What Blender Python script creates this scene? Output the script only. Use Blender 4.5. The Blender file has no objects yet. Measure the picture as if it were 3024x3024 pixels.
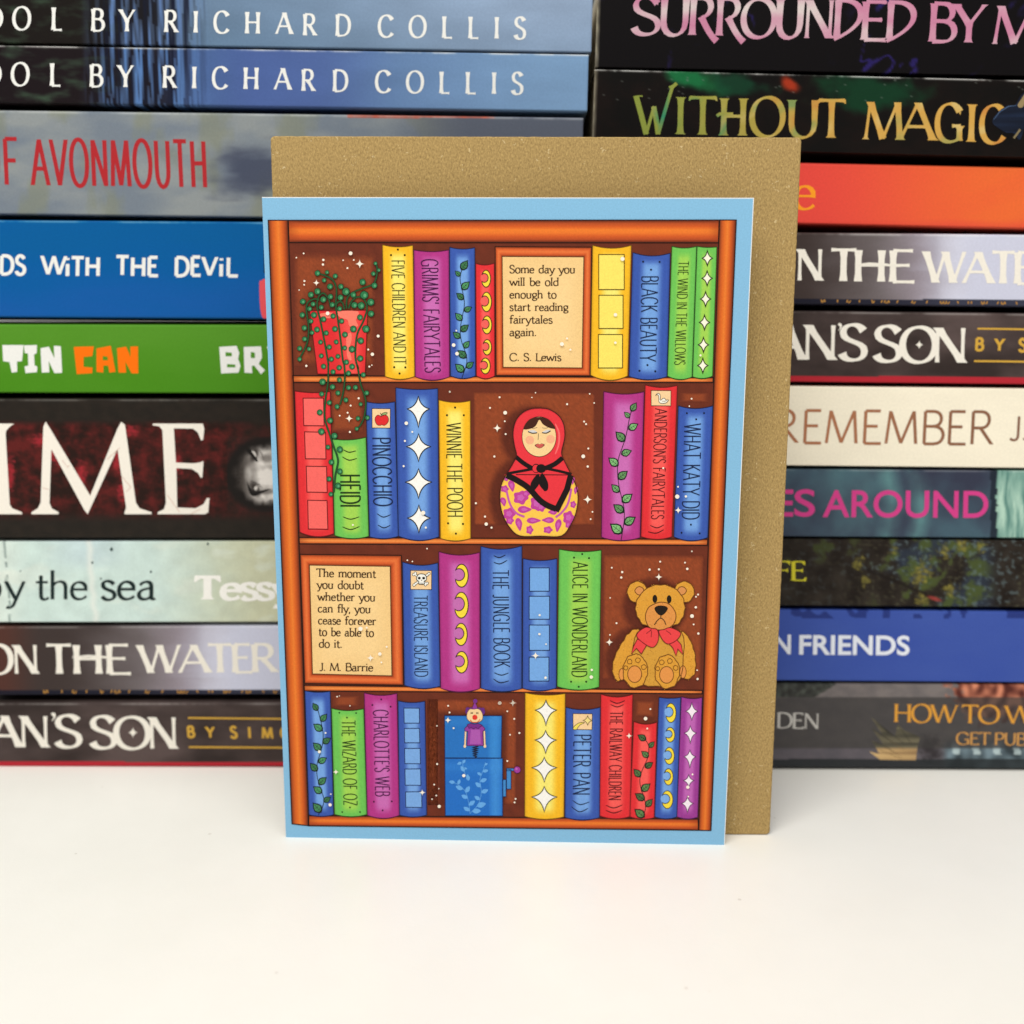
import bpy, math, random
from mathutils import Vector, Matrix
from mathutils.geometry import tessellate_polygon
from mathutils import noise as mnoise

S = bpy.context.scene
COL = S.collection
random.seed(7)

# ---------------------------------------------------------------- camera
FPX, CX = 3030.0, 1512.0                       # focal length and centre on a 3024-unit square sheet
CAM = Vector((0.00182, -0.27500, 0.14689))
PITCH, ROLL = 0.18016, 0.00475
_f = Vector((0, math.cos(PITCH), -math.sin(PITCH)))
_u = Vector((0, math.sin(PITCH), math.cos(PITCH)))
_r = Vector((1, 0, 0))
RT = _r * math.cos(ROLL) + _u * math.sin(ROLL)
UP = -_r * math.sin(ROLL) + _u * math.cos(ROLL)
FW = _f
cd = bpy.data.cameras.new('camera')
cam = bpy.data.objects.new('camera', cd)
COL.objects.link(cam)
m = Matrix((RT, UP, -FW)).transposed().to_4x4()
m.translation = CAM
cam.matrix_world = m
cd.sensor_fit = 'HORIZONTAL'
cd.sensor_width = 36.0
cd.lens = 36.0 * FPX / 3024.0
cd.clip_start, cd.clip_end = 0.01, 50
cd.dof.use_dof = True
cd.dof.focus_distance = 0.277
cd.dof.aperture_fstop = 8.6
S.camera = cam

# ---------------------------------------------------------------- light
w = bpy.data.worlds.new('World')
S.world = w
w.use_nodes = True
bg = w.node_tree.nodes['Background']
bg.inputs[0].default_value = (1.0, 0.985, 0.955, 1)
bg.inputs[1].default_value = 0.38


def lamp(name, loc, aim, sx, sy, energy, col):
    d = bpy.data.lights.new(name, 'AREA')
    d.shape = 'RECTANGLE'
    d.size, d.size_y, d.energy, d.color = sx, sy, energy, col
    o = bpy.data.objects.new(name, d)
    COL.objects.link(o)
    o.location = loc
    o.rotation_euler = (Vector(aim) - Vector(loc)).to_track_quat('-Z', 'Y').to_euler()
    return o


lamp('ceiling_lamp', (-0.30, -0.64, 1.10), (0, 0.0, 0.08), 0.8, 0.5, 12.6, (1.0, 0.98, 0.935))
lamp('room_lamp', (0.5, -1.1, 1.4), (0, 0.02, 0.08), 1.2, 0.6, 9.6, (1.0, 0.98, 0.935))

S.view_settings.view_transform = 'Standard'
S.view_settings.look = 'None'
S.view_settings.exposure = 0
S.view_settings.gamma = 1
S.render.film_transparent = False

# ---------------------------------------------------------------- helpers
KCARD, KBOOK = 1.21, 1.16


def lin(c):
    c = c / 255.0
    return c / 12.92 if c <= 0.04045 else ((c + 0.055) / 1.055) ** 2.4


def ink(rgb, k=KCARD):
    return tuple(min(0.92, max(0.002, lin(v) / k)) for v in rgb) + (1.0,)


def mix(a, b, t):
    t = max(0.0, min(1.0, t))
    return tuple(x + (y - x) * t for x, y in zip(a, b))


def sm(a, b, x):
    t = max(0.0, min(1.0, (x - a) / (b - a)))
    return t * t * (3 - 2 * t)


def ray(x, y):
    return FW * FPX + RT * (x - CX) - UP * (y - CX)


def project(P):
    d = P - CAM
    z = d.dot(FW)
    return (CX + FPX * d.dot(RT) / z, CX - FPX * d.dot(UP) / z)


def nz(x, y, s=0.0):
    return mnoise.noise(Vector((x, y, s)))


def fbm(x, y, s=0.0, o=4):
    return mnoise.fractal(Vector((x, y, s)), 1.0, 2.0, o)


class Z:
    """a window on the measuring sheet: origin and units per step"""
    def __init__(s, x0, y0, k): s.x0, s.y0, s.k = x0, y0, k
    def __call__(s, x, y): return (s.x0 + x * s.k, s.y0 + y * s.k)
    def l(s, pts): return [s(*p) for p in pts]


class MB:
    def __init__(s): s.v, s.f, s.c = [], [], []
    def add(s, vs, fs, cs):
        b = len(s.v)
        s.v += [tuple(v) for v in vs]
        s.c += cs
        s.f += [tuple(i + b for i in f) for f in fs]
    def build(s, name, mat, parent=None):
        me = bpy.data.meshes.new(name)
        me.from_pydata(s.v, [], s.f)
        a = me.color_attributes.new('Col', 'FLOAT_COLOR', 'POINT')
        a.data.foreach_set('color', [x for c in s.c for x in c])
        me.materials.append(mat)
        me.update()
        o = bpy.data.objects.new(name, me)
        COL.objects.link(o)
        if parent: o.parent = parent
        return o


def empty(name, loc, rot=(0, 0, 0)):
    o = bpy.data.objects.new(name, None)
    o.empty_display_size = 0.02
    COL.objects.link(o)
    o.location = loc
    o.rotation_euler = rot
    return o


def tag(o, label, cat, group=None, kind=None):
    o['label'] = label
    if cat: o['category'] = cat
    if group: o['group'] = group
    if kind: o['kind'] = kind
    return o


# ---------------------------------------------------------------- materials
def mat_new(name, rough=0.5, spec=0.5):
    mt = bpy.data.materials.new(name)
    mt.use_nodes = True
    nt = mt.node_tree
    b = nt.nodes['Principled BSDF']
    b.inputs['Roughness'].default_value = rough
    b.inputs['Specular IOR Level'].default_value = spec
    return mt, nt, b


def N(nt, t, **kw):
    n = nt.nodes.new(t)
    for k, v in kw.items():
        if k in n.inputs: n.inputs[k].default_value = v
        else: setattr(n, k, v)
    return n


def printed(name, rough, spec, grain=0.10, gscale=2600, bump=0.02, coat=0.0):
    mt, nt, b = mat_new(name, rough, spec)
    at = N(nt, 'ShaderNodeVertexColor', layer_name='Col')
    tc = N(nt, 'ShaderNodeTexCoord')
    n1 = N(nt, 'ShaderNodeTexNoise', Scale=gscale, Detail=2.0, Roughness=0.6)
    nt.links.new(tc.outputs['Object'], n1.inputs['Vector'])
    mr = N(nt, 'ShaderNodeMapRange')
    mr.inputs['From Min'].default_value = 0.25
    mr.inputs['From Max'].default_value = 0.75
    mr.inputs['To Min'].default_value = 1 - grain
    mr.inputs['To Max'].default_value = 1 + grain
    nt.links.new(n1.outputs['Fac'], mr.inputs['Value'])
    mx = N(nt, 'ShaderNodeMix', data_type='RGBA', blend_type='MULTIPLY')
    mx.inputs['Factor'].default_value = 1.0
    nt.links.new(at.outputs['Color'], mx.inputs['A'])
    nt.links.new(mr.outputs['Result'], mx.inputs['B'])
    nt.links.new(mx.outputs['Result'], b.inputs['Base Color'])
    bp = N(nt, 'ShaderNodeBump', Strength=bump, Distance=0.0002)
    nt.links.new(n1.outputs['Fac'], bp.inputs['Height'])
    nt.links.new(bp.outputs['Normal'], b.inputs['Normal'])
    b.inputs['Coat Weight'].default_value = coat
    b.inputs['Coat Roughness'].default_value = 0.25
    return mt


M_CARD = printed('card_print', 0.55, 0.15, 0.08, 2400, 0.05)
M_SPINE = printed('laminated_cover', 0.36, 0.09, 0.06, 1500, 0.03)
M_INK = printed('cover_lettering', 0.42, 0.12, 0.05, 1500, 0.02)

mt, nt, b = mat_new('page_paper', 0.85, 0.15)
tc = N(nt, 'ShaderNodeTexCoord')
mp = N(nt, 'ShaderNodeMapping')
mp.inputs['Scale'].default_value = (3, 3, 2600)
nn = N(nt, 'ShaderNodeTexNoise', Scale=2.0, Detail=2.0)
cr = N(nt, 'ShaderNodeValToRGB')
cr.color_ramp.elements[0].position, cr.color_ramp.elements[1].position = 0.3, 0.7
cr.color_ramp.elements[0].color = (0.42, 0.36, 0.26, 1)
cr.color_ramp.elements[1].color = (0.72, 0.66, 0.52, 1)
nt.links.new(tc.outputs['Object'], mp.inputs['Vector'])
nt.links.new(mp.outputs['Vector'], nn.inputs['Vector'])
nt.links.new(nn.outputs['Fac'], cr.inputs['Fac'])
nt.links.new(cr.outputs['Color'], b.inputs['Base Color'])
M_PAGE = mt

# kraft board: mottled base, fibres, dark and pale flecks
mt, nt, b = mat_new('kraft_paper', 0.8, 0.2)
tc = N(nt, 'ShaderNodeTexCoord')
n1 = N(nt, 'ShaderNodeTexNoise', Scale=1500.0, Detail=5.0, Roughness=0.75)
mp = N(nt, 'ShaderNodeMapping')
mp.inputs['Rotation'].default_value = (0, 0.95, 0)
mp.inputs['Scale'].default_value = (2600, 2600, 1300)
n2 = N(nt, 'ShaderNodeTexNoise', Scale=1.0, Detail=4.0, Roughness=0.65)
cr = N(nt, 'ShaderNodeValToRGB')
cr.color_ramp.elements[0].position, cr.color_ramp.elements[1].position = 0.34, 0.66
cr.color_ramp.elements[0].color = (0.205, 0.132, 0.047, 1)
cr.color_ramp.elements[1].color = (0.520, 0.355, 0.136, 1)
av = N(nt, 'ShaderNodeMix', data_type='FLOAT')
av.inputs['Factor'].default_value = 0.6
for a_, b_ in ((n1, 'A'), (n2, 'B')): nt.links.new(a_.outputs['Fac'], av.inputs[b_])
nt.links.new(tc.outputs['Object'], n1.inputs['Vector'])
nt.links.new(tc.outputs['Object'], mp.inputs['Vector'])
nt.links.new(mp.outputs['Vector'], n2.inputs['Vector'])
nt.links.new(av.outputs['Result'], cr.inputs['Fac'])
last = cr.outputs['Color']
for sc, th, col_ in ((900.0, 0.10, (0.15, 0.09, 0.03, 1)), (430.0, 0.09, (0.66, 0.52, 0.28, 1)), (260.0, 0.05, (0.66, 0.54, 0.32, 1))):
    vo = N(nt, 'ShaderNodeTexVoronoi', Scale=sc, feature='F1')
    mp2 = N(nt, 'ShaderNodeMapping')
    mp2.inputs['Location'].default_value = (sc * 0.013, 0.1, sc * 0.007)
    wv = N(nt, 'ShaderNodeTexNoise', Scale=sc * 2.2, Detail=2.0)
    wm = N(nt, 'ShaderNodeMix', data_type='RGBA', blend_type='LINEAR_LIGHT')
    wm.inputs['Factor'].default_value = 0.9 / sc
    nt.links.new(tc.outputs['Object'], wv.inputs['Vector'])
    nt.links.new(tc.outputs['Object'], wm.inputs['A'])
    nt.links.new(wv.outputs['Color'], wm.inputs['B'])
    nt.links.new(wm.outputs['Result'], mp2.inputs['Vector'])
    nt.links.new(mp2.outputs['Vector'], vo.inputs['Vector'])
    lt = N(nt, 'ShaderNodeMath', operation='LESS_THAN')
    lt.inputs[1].default_value = th * 1.6
    nt.links.new(vo.outputs['Distance'], lt.inputs[0])
    sel = N(nt, 'ShaderNodeSeparateColor')
    nt.links.new(vo.outputs['Color'], sel.inputs['Color'])
    g2 = N(nt, 'ShaderNodeMath', operation='LESS_THAN')
    g2.inputs[1].default_value = 0.35
    nt.links.new(sel.outputs['Red'], g2.inputs[0])
    ml = N(nt, 'ShaderNodeMath', operation='MULTIPLY')
    nt.links.new(lt.outputs[0], ml.inputs[0])
    nt.links.new(g2.outputs[0], ml.inputs[1])
    ml2 = N(nt, 'ShaderNodeMath', operation='MULTIPLY')
    ml2.inputs[1].default_value = 0.6
    nt.links.new(ml.outputs[0], ml2.inputs[0])
    mx = N(nt, 'ShaderNodeMix', data_type='RGBA')
    nt.links.new(ml2.outputs[0], mx.inputs['Factor'])
    nt.links.new(last, mx.inputs['A'])
    mx.inputs['B'].default_value = col_
    last = mx.outputs['Result']
nt.links.new(last, b.inputs['Base Color'])
bp = N(nt, 'ShaderNodeBump', Strength=0.35, Distance=0.0002)
nt.links.new(av.outputs['Result'], bp.inputs['Height'])
nt.links.new(bp.outputs['Normal'], b.inputs['Normal'])
M_KRAFT = mt

mt, nt, b = mat_new('white_laminate', 0.34, 0.4)
tc = N(nt, 'ShaderNodeTexCoord')
n1 = N(nt, 'ShaderNodeTexNoise', Scale=9.0, Detail=5.0, Roughness=0.6)
cr = N(nt, 'ShaderNodeValToRGB')
cr.color_ramp.elements[0].position, cr.color_ramp.elements[1].position = 0.3, 0.7
cr.color_ramp.elements[0].color = (0.83, 0.812, 0.757, 1)
cr.color_ramp.elements[1].color = (0.90, 0.884, 0.832, 1)
nt.links.new(tc.outputs['Object'], n1.inputs['Vector'])
nt.links.new(n1.outputs['Fac'], cr.inputs['Fac'])
last = cr.outputs['Color']
vo = N(nt, 'ShaderNodeTexVoronoi', Scale=70.0, feature='F1')
nt.links.new(tc.outputs['Object'], vo.inputs['Vector'])
lt = N(nt, 'ShaderNodeMath', operation='LESS_THAN')
lt.inputs[1].default_value = 0.035
nt.links.new(vo.outputs['Distance'], lt.inputs[0])
ml2 = N(nt, 'ShaderNodeMath', operation='MULTIPLY')
ml2.inputs[1].default_value = 0.35
nt.links.new(lt.outputs[0], ml2.inputs[0])
mx = N(nt, 'ShaderNodeMix', data_type='RGBA')
nt.links.new(ml2.outputs[0], mx.inputs['Factor'])
nt.links.new(last, mx.inputs['A'])
mx.inputs['B'].default_value = (0.45, 0.40, 0.33, 1)
nt.links.new(mx.outputs['Result'], b.inputs['Base Color'])
n3 = N(nt, 'ShaderNodeTexNoise', Scale=900.0, Detail=3.0)
nt.links.new(tc.outputs['Object'], n3.inputs['Vector'])
bp = N(nt, 'ShaderNodeBump', Strength=0.12, Distance=0.0003)
nt.links.new(n3.outputs['Fac'], bp.inputs['Height'])
nt.links.new(bp.outputs['Normal'], b.inputs['Normal'])
M_TABLE = mt

# ---------------------------------------------------------------- lettering
G = {
 'A': (.72, ["s-t M0,0L.36,1", "-s M.36,1L.72,0", "-- M.13,.36L.59,.36"]),
 'B': (.56, ["ss M.08,0L.08,1", "-- M.08,1L.3,1C.56,1 .56,.54 .3,.54L.08,.54", "-- M.08,.54L.32,.54C.64,.54 .64,0 .32,0L.08,0"]),
 'C': (.68, ["b- M.64,.80C.55,.98 .43,1.01 .37,1.01C.16,1.01 .03,.8 .03,.5C.03,.2 .16,-.01 .38,-.01C.46,-.01 .58,.03 .66,.18"]),
 'D': (.68, ["ss M.08,0L.08,1", "-- M.08,1L.26,1C.55,1 .66,.76 .66,.5C.66,.24 .55,0 .26,0L.08,0"]),
 'E': (.50, ["ss M.08,0L.08,1", "-b M.08,1L.46,1", "-b M.08,.53L.4,.53", "-b M.08,0L.5,0"]),
 'F': (.48, ["ss M.08,0L.08,1", "-b M.08,1L.46,1", "-b M.08,.53L.4,.53"]),
 'G': (.72, ["b- M.64,.80C.55,.98 .43,1.01 .37,1.01C.16,1.01 .03,.8 .03,.5C.03,.2 .16,-.01 .38,-.01C.48,-.01 .6,.03 .65,.1", "-s M.65,.02L.65,.42", "-- M.44,.42L.68,.42"]),
 'H': (.68, ["ss M.08,0L.08,1", "ss M.6,0L.6,1", "-- M.08,.52L.6,.52"]),
 'I': (.16, ["ss M.08,0L.08,1"]),
 'J': (.36, ["s- M.28,1L.28,.2C.28,-.06 .1,-.04 .03,.06"]),
 'K': (.62, ["ss M.08,0L.08,1", "s-t M.56,1L.1,.46", "-s M.24,.6L.6,0"]),
 'L': (.46, ["ss M.08,0L.08,1", "-b M.08,0L.46,0"]),
 'M': (.86, ["s-t M.05,0L.13,1", "-- M.13,1L.43,.02", "--t M.43,.02L.73,1", "-s M.73,1L.81,0"]),
 'N': (.70, ["sst M.08,0L.08,1", "-- M.08,1L.62,0", "-st M.62,0L.62,1"]),
 'O': (.78, ["-- M.39,1.01C.17,1.01 .03,.78 .03,.5C.03,.22 .17,-.01 .39,-.01C.61,-.01 .75,.22 .75,.5C.75,.78 .61,1.01 .39,1.01"]),
 'P': (.54, ["ss M.08,0L.08,1", "-- M.08,1L.3,1C.58,1 .58,.47 .3,.47L.08,.47"]),
 'R': (.60, ["ss M.08,0L.08,1", "-- M.08,1L.3,1C.56,1 .56,.5 .3,.5L.08,.5", "-s M.28,.5L.58,0"]),
 'Я': (.62, ["ss M.08,0L.08,1", "-- M.08,1L.3,1C.56,1 .54,.52 .28,.48", "-- M.27,.5C.36,.3 .48,0 .66,-.17"]),
 'Ð': (.66, ["s- M.08,0L.08,1", "-- M.02,1L.2,1C.54,1 .66,.78 .62,.56C.58,.34 .3,.1 .02,-.03"]),
 'S': (.50, ["b- M.43,.84C.36,.99 .28,1.01 .23,1.01C.1,1.01 .04,.88 .04,.78C.04,.48 .46,.56 .46,.25C.46,.1 .38,-.01 .24,-.01C.14,-.01 .06,.05 .03,.18"]),
 'T': (.60, ["-s M.3,1L.3,0", "bb M.01,1L.59,1"]),
 'U': (.68, ["s- M.08,1L.08,.36C.08,-.13 .6,-.13 .6,.36L.6,1", "-st M.6,.6L.6,1"]),
 'V': (.68, ["s- M0,1L.34,0", "-st M.34,0L.68,1"]),
 'W': (1.0, ["s- M0,1L.27,0", "--t M.27,0L.5,1", "-- M.5,1L.73,0", "-st M.73,0L1,1"]),
 'Y': (.64, ["s- M0,1L.32,.46", "s-t M.64,1L.32,.46", "-s M.32,.5L.32,0"]),
 'Z': (.56, ["b- M.03,1L.54,1", "-- M.54,1L.03,0", "-b M.03,0L.54,0"]),
 'a': (.44, ["-- M.06,.5C.12,.64 .34,.7 .34,.46L.34,.1C.34,.0 .4,.0 .44,.03", "-- M.34,.4C.18,.38 .03,.32 .03,.16C.03,-.03 .26,-.06 .34,.14"]),
 'b': (.48, ["s- M.08,1.05L.08,.02", "-- M.08,.5C.2,.7 .46,.66 .46,.33C.46,-.04 .18,-.06 .08,.08"]),
 'c': (.42, ["-- M.38,.54C.3,.68 .03,.68 .03,.31C.03,-.05 .28,-.06 .4,.12"]),
 'd': (.50, ["s- M.42,1.05L.42,.0", "-- M.42,.54C.3,.7 .03,.66 .03,.31C.03,-.04 .3,-.06 .42,.12"]),
 'e': (.44, ["-- M.05,.36L.40,.36C.42,.7 .03,.74 .03,.31C.03,-.06 .3,-.05 .41,.12"]),
 'f': (.32, ["-s M.38,.96C.28,1.1 .13,1.06 .13,.8L.13,0", "-- M.0,.62L.32,.62"]),
 'g': (.46, ["-- M.22,.65C.08,.65 .04,.53 .04,.43C.04,.33 .1,.22 .22,.22C.34,.22 .4,.33 .4,.43C.4,.53 .36,.65 .22,.65", "-- M.34,.6L.46,.64", "-- M.14,.24C.02,.12 .1,.06 .22,.05C.38,.03 .44,-.02 .44,-.12C.44,-.3 .06,-.34 .04,-.16C.03,-.04 .12,.02 .2,.05"]),
 'h': (.52, ["ss M.08,1.05L.08,0", "-s M.08,.46C.14,.68 .42,.74 .42,.44L.42,0"]),
 'i': (.18, ["ss M.08,.64L.08,0", "-- M.08,.84L.08,.95"]),
 'k': (.5, ["ss M.08,1.05L.08,0", "s- M.42,.64L.1,.28", "-s M.2,.38L.46,0"]),
 'l': (.18, ["ss M.08,1.05L.08,0"]),
 'm': (.80, ["ss M.08,.64L.08,0", "-s M.08,.46C.14,.68 .40,.74 .40,.44L.40,0", "-s M.40,.46C.46,.68 .72,.74 .72,.44L.72,0"]),
 'n': (.52, ["ss M.08,.64L.08,0", "-s M.08,.46C.14,.68 .42,.74 .42,.44L.42,0"]),
 'o': (.48, ["-- M.24,.66C.1,.66 .03,.5 .03,.32C.03,.14 .1,-.02 .24,-.02C.38,-.02 .45,.14 .45,.32C.45,.5 .38,.66 .24,.66"]),
 'r': (.36, ["ss M.08,.64L.08,0", "-- M.08,.42C.14,.62 .24,.68 .36,.58"]),
 's': (.36, ["-- M.32,.53C.24,.7 .04,.68 .05,.5C.06,.3 .34,.36 .34,.15C.34,-.04 .1,-.08 .03,.11"]),
 't': (.32, ["-- M.13,.86L.13,.16C.13,-.04 .26,-.04 .33,.07", "-- M0,.62L.31,.62"]),
 'u': (.52, ["s- M.08,.64L.08,.2C.08,-.06 .34,-.06 .42,.16", "s- M.42,.64L.42,0"]),
 'v': (.46, ["s- M0,.64L.23,0", "-s M.23,0L.46,.64"]),
 'w': (.70, ["s- M0,.64L.19,0", "-- M.19,0L.35,.58", "-- M.35,.58L.51,0", "-s M.51,0L.7,.64"]),
 'y': (.46, ["s- M0,.64L.24,.02", "s- M.47,.64L.2,-.2C.15,-.32 .07,-.34 .02,-.27"]),
 '.': (.14, ["-- M.07,0L.07,.12"]), ',': (.14, ["-- M.09,.1L.04,-.16"]),
 "'": (.10, ["-- M.05,1.02L.03,.76"]), '\u2019': (.12, ["-- M.07,1.04L.01,.78"]), ' ': (.34, []),
}
_gc = {}


def gpath(d):
    fl, p = d.split(' ', 1)
    import re
    toks = re.findall(r'[MLC]|-?\d*\.?\d+', p)
    pts, i, cmd = [], 0, None
    while i < len(toks):
        if toks[i] in 'MLC': cmd = toks[i]; i += 1
        if cmd == 'C':
            q = [float(t) for t in toks[i:i + 6]]; i += 6
            a = pts[-1]
            for k in range(1, 9):
                t = k / 8; u = 1 - t
                pts.append((u**3 * a[0] + 3*u*u*t * q[0] + 3*u*t*t * q[2] + t**3 * q[4],
                            u**3 * a[1] + 3*u*u*t * q[1] + 3*u*t*t * q[3] + t**3 * q[5]))
        else:
            e = (float(toks[i]), float(toks[i + 1])); i += 2
            if cmd == 'L':
                a = pts[-1]
                for k in range(1, 5):
                    pts.append((a[0] + (e[0] - a[0]) * k / 4, a[1] + (e[1] - a[1]) * k / 4))
            else: pts.append(e)
    return fl, pts


def glyph(ch):
    if ch not in _gc:
        _gc[ch] = (G[ch][0], [gpath(d) for d in G[ch][1]])
    return _gc[ch]


def ribbon(pts, hw, closed=False):
    """left and right offsets of a polyline; hw(i, angle) is the half width"""
    n = len(pts)
    Lp, Rp = [], []
    for i in range(n):
        a = pts[(i - 1) % (n - 1)] if closed else pts[max(0, i - 1)]
        c = pts[(i + 1) % (n - 1) if closed and i == n - 1 else min(n - 1, i + 1)]
        if closed and i == n - 1: c = pts[1]
        if closed and i == 0: a = pts[n - 2]
        p = pts[i]
        d1 = (p[0] - a[0], p[1] - a[1]); d2 = (c[0] - p[0], c[1] - p[1])
        l1 = math.hypot(*d1); l2 = math.hypot(*d2)
        if l1 < 1e-9: d1, l1 = d2, l2
        if l2 < 1e-9: d2, l2 = d1, l1
        d1 = (d1[0] / l1, d1[1] / l1); d2 = (d2[0] / l2, d2[1] / l2)
        d = (d1[0] + d2[0], d1[1] + d2[1]); l = math.hypot(*d) or 1
        d = (d[0] / l, d[1] / l)
        mit = min(1.7, 1 / max(.3, d[0] * d1[0] + d[1] * d1[1]))
        h = hw(i, math.atan2(d[1], d[0])) * mit
        Lp.append((p[0] - d[1] * h, p[1] + d[0] * h))
        Rp.append((p[0] + d[1] * h, p[1] - d[0] * h))
    return Lp, Rp


def glyph_shapes(ch, st):
    """polygons (as quads strips or fans) of one glyph in cap-height units, x already scaled"""
    xs = st.get('xs', 1.0)
    w, paths = glyph(ch)
    thick, thin = st['thick'], st.get('thin', st['thick'])
    nib = math.radians(st.get('nib', 20))
    fl_ = st.get('flare', 0.0)
    sl, sh = st.get('serif', (0, 0))
    out = []
    for fl, pts in paths:
        pts = [(x * xs, y) for x, y in pts]
        closed = len(pts) > 5 and math.dist(pts[0], pts[-1]) < 1e-6
        n = len(pts)
        def hw(i, a):
            h = .5 * (thin + (thick - thin) * (.18 if fl[2:] == 't' else abs(math.sin(a - nib)) ** 1.3))
            if fl_ and not closed:
                t = abs(2 * i / (n - 1) - 1)
                h *= 1 + fl_ * t ** 4
            return h
        Lp, Rp = ribbon(pts, hw, closed)
        if not closed:
            for e, nx in ((0, 1), (-1, -2)):
                d = (pts[e][0] - pts[nx][0], pts[e][1] - pts[nx][1])
                l = math.hypot(*d)
                d = (d[0] / l, d[1] / l)
                if abs(d[1]) > .5 and min(abs(pts[e][1] - v) for v in (0, 1, .64, 1.05)) < .012:
                    for A in (Lp, Rp):
                        k = (pts[e][1] - A[e][1]) / d[1]
                        A[e] = (A[e][0] + d[0] * k, pts[e][1])
        out.append(('strip', Lp, Rp))
        if sl and not closed:
            for e, nx, f in ((0, 1, fl[0]), (-1, -2, fl[1])):
                x, y = pts[e]
                h = abs(Lp[e][0] - Rp[e][0]) / 2
                if f == 's':
                    s = 1 if pts[nx][1] > y else -1
                    cx = (Lp[e][0] + Rp[e][0]) / 2
                    k = (pts[nx][0] - x) / (pts[nx][1] - y) if abs(pts[nx][1] - y) > 1e-6 else 0
                    b2 = sh * 2.6
                    out.append(('poly', [(cx - h - sl, y), (cx + h + sl, y), (cx + h + sl, y + s * sh * .6), (cx + h + sl * .25 + k * s * sh, y + s * sh * 1.1),
                                         (cx + h + k * s * b2, y + s * b2), (cx - h + k * s * b2, y + s * b2), (cx - h - sl * .25 + k * s * sh, y + s * sh * 1.1), (cx - h - sl, y + s * sh * .6)]))
                elif f == 'b':
                    d = 1 if x > pts[nx][0] else -1
                    hh = thin / 2
                    bl = sl * 2.2
                    if ch in 'CGS':
                        out.append(('poly', [(x, y + hh), (x + sh, y + bl * .8), (x + sh, y - bl), (x - .02, y - bl * .4)]))
                    elif y > .9:
                        out.append(('poly', [(x + d * sh, y + hh), (x + d * sh * 1.4, y - bl), (x + d * sh * .5, y - bl), (x - d * bl * .8, y - hh), (x - d * bl * .8, y + hh)]))
                    elif y < .1:
                        out.append(('poly', [(x + d * sh, y - hh), (x + d * sh * 1.6, y + bl), (x + d * sh * .7, y + bl), (x - d * bl * .8, y + hh), (x - d * bl * .8, y - hh)]))
                    else:
                        out.append(('poly', [(x, y + bl * .6), (x + d * sh * .6, y + bl * .6), (x + d * sh * .6, y - bl * .6), (x, y - bl * .6), (x - d * bl * .5, y - hh), (x - d * bl * .5, y + hh)]))
    return w * xs, out


def put_shapes(mb, shapes, fn, mp, colf, lay):
    """shapes in glyph space -> sheet point by fn -> model by mp(x, y, layer)"""
    for k, sh in enumerate(shapes):
        z = lay + (k % 7) * 0.17
        if sh[0] == 'strip':
            Lp, Rp = sh[1], sh[2]
            q = [fn(*p) for p in Lp + Rp]
            n = len(Lp)
            mb.add([mp(x, y, z + (j % n) * .03) for j, (x, y) in enumerate(q)], [(i, i + 1, n + i + 1, n + i) for i in range(n - 1)], [colf(x, y) for x, y in q])
        else:
            q = [fn(*p) for p in sh[1]]
            n = len(q)
            mb.add([mp(x, y, z) for x, y in q], [tuple(range(n))], [colf(x, y) for x, y in q])


def text(mb, s, st, p0, p1, c0, mp, col, lay, c1=None, fit='track', gap=.12, jit=0.0):
    c1 = c1 or c0
    colf = col if callable(col) else (lambda x, y: col)
    cl = (math.hypot(*c0) + math.hypot(*c1)) / 2
    Lu = math.dist(p0, p1) / cl
    st = dict(st)
    ws = [glyph(c)[0] for c in s]
    if fit == 'scale':
        st['xs'] = (Lu - gap * (len(s) - 1)) / sum(ws)
        tr = gap
    else:
        tr = (Lu - sum(ws) * st.get('xs', 1)) / max(1, len(s) - 1)
    x = 0.0
    for i, ch in enumerate(s):
        w, shp = glyph_shapes(ch, st)
        dy = random.uniform(-jit, jit)
        def fn(a, b, x=x, dy=dy):
            f = (a + x) / Lu
            return (p0[0] + (p1[0] - p0[0]) * f + (c0[0] + (c1[0] - c0[0]) * f) * (b + dy),
                    p0[1] + (p1[1] - p0[1]) * f + (c0[1] + (c1[1] - c0[1]) * f) * (b + dy))
        put_shapes(mb, shp, fn, mp, colf, lay + (i % 2) * .08)
        x += w + tr


def sans(mb, s, p0, p1, c0, mp, col, lay, bold=0.0):
    """the built-in sans face, filled outlines, stretched from p0 to p1"""
    cu = bpy.data.curves.new('tmp', 'FONT')
    cu.body = s
    cu.offset = bold
    cu.resolution_u = 6
    o = bpy.data.objects.new('tmp', cu)
    COL.objects.link(o)
    dg = bpy.context.evaluated_depsgraph_get()
    me = o.evaluated_get(dg).to_mesh()
    vs = [(v.co.x, v.co.y) for v in me.vertices]
    fs = [tuple(p.vertices) for p in me.polygons]
    cap = 0.729
    x0 = min(v[0] for v in vs); x1 = max(v[0] for v in vs)
    o.evaluated_get(dg).to_mesh_clear()
    bpy.data.objects.remove(o)
    bpy.data.curves.remove(cu)
    q = []
    for x, y in vs:
        f = (x - x0) / (x1 - x0)
        q.append((p0[0] + (p1[0] - p0[0]) * f + c0[0] * y / cap, p0[1] + (p1[1] - p0[1]) * f + c0[1] * y / cap))
    colf = col if callable(col) else (lambda x, y: col)
    # keep every face turned to the viewer
    mb.add([mp(x, y, lay) for x, y in q], fs, [colf(x, y) for x, y in q])


# ---------------------------------------------------------------- flat print shapes
def poly(mb, pts, mp, col, lay):
    colf = col if callable(col) else (lambda x, y: col)
    tris = tessellate_polygon([[Vector((x, y, 0)) for x, y in pts]])
    mb.add([mp(x, y, lay) for x, y in pts], tris, [colf(x, y) for x, y in pts])


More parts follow.
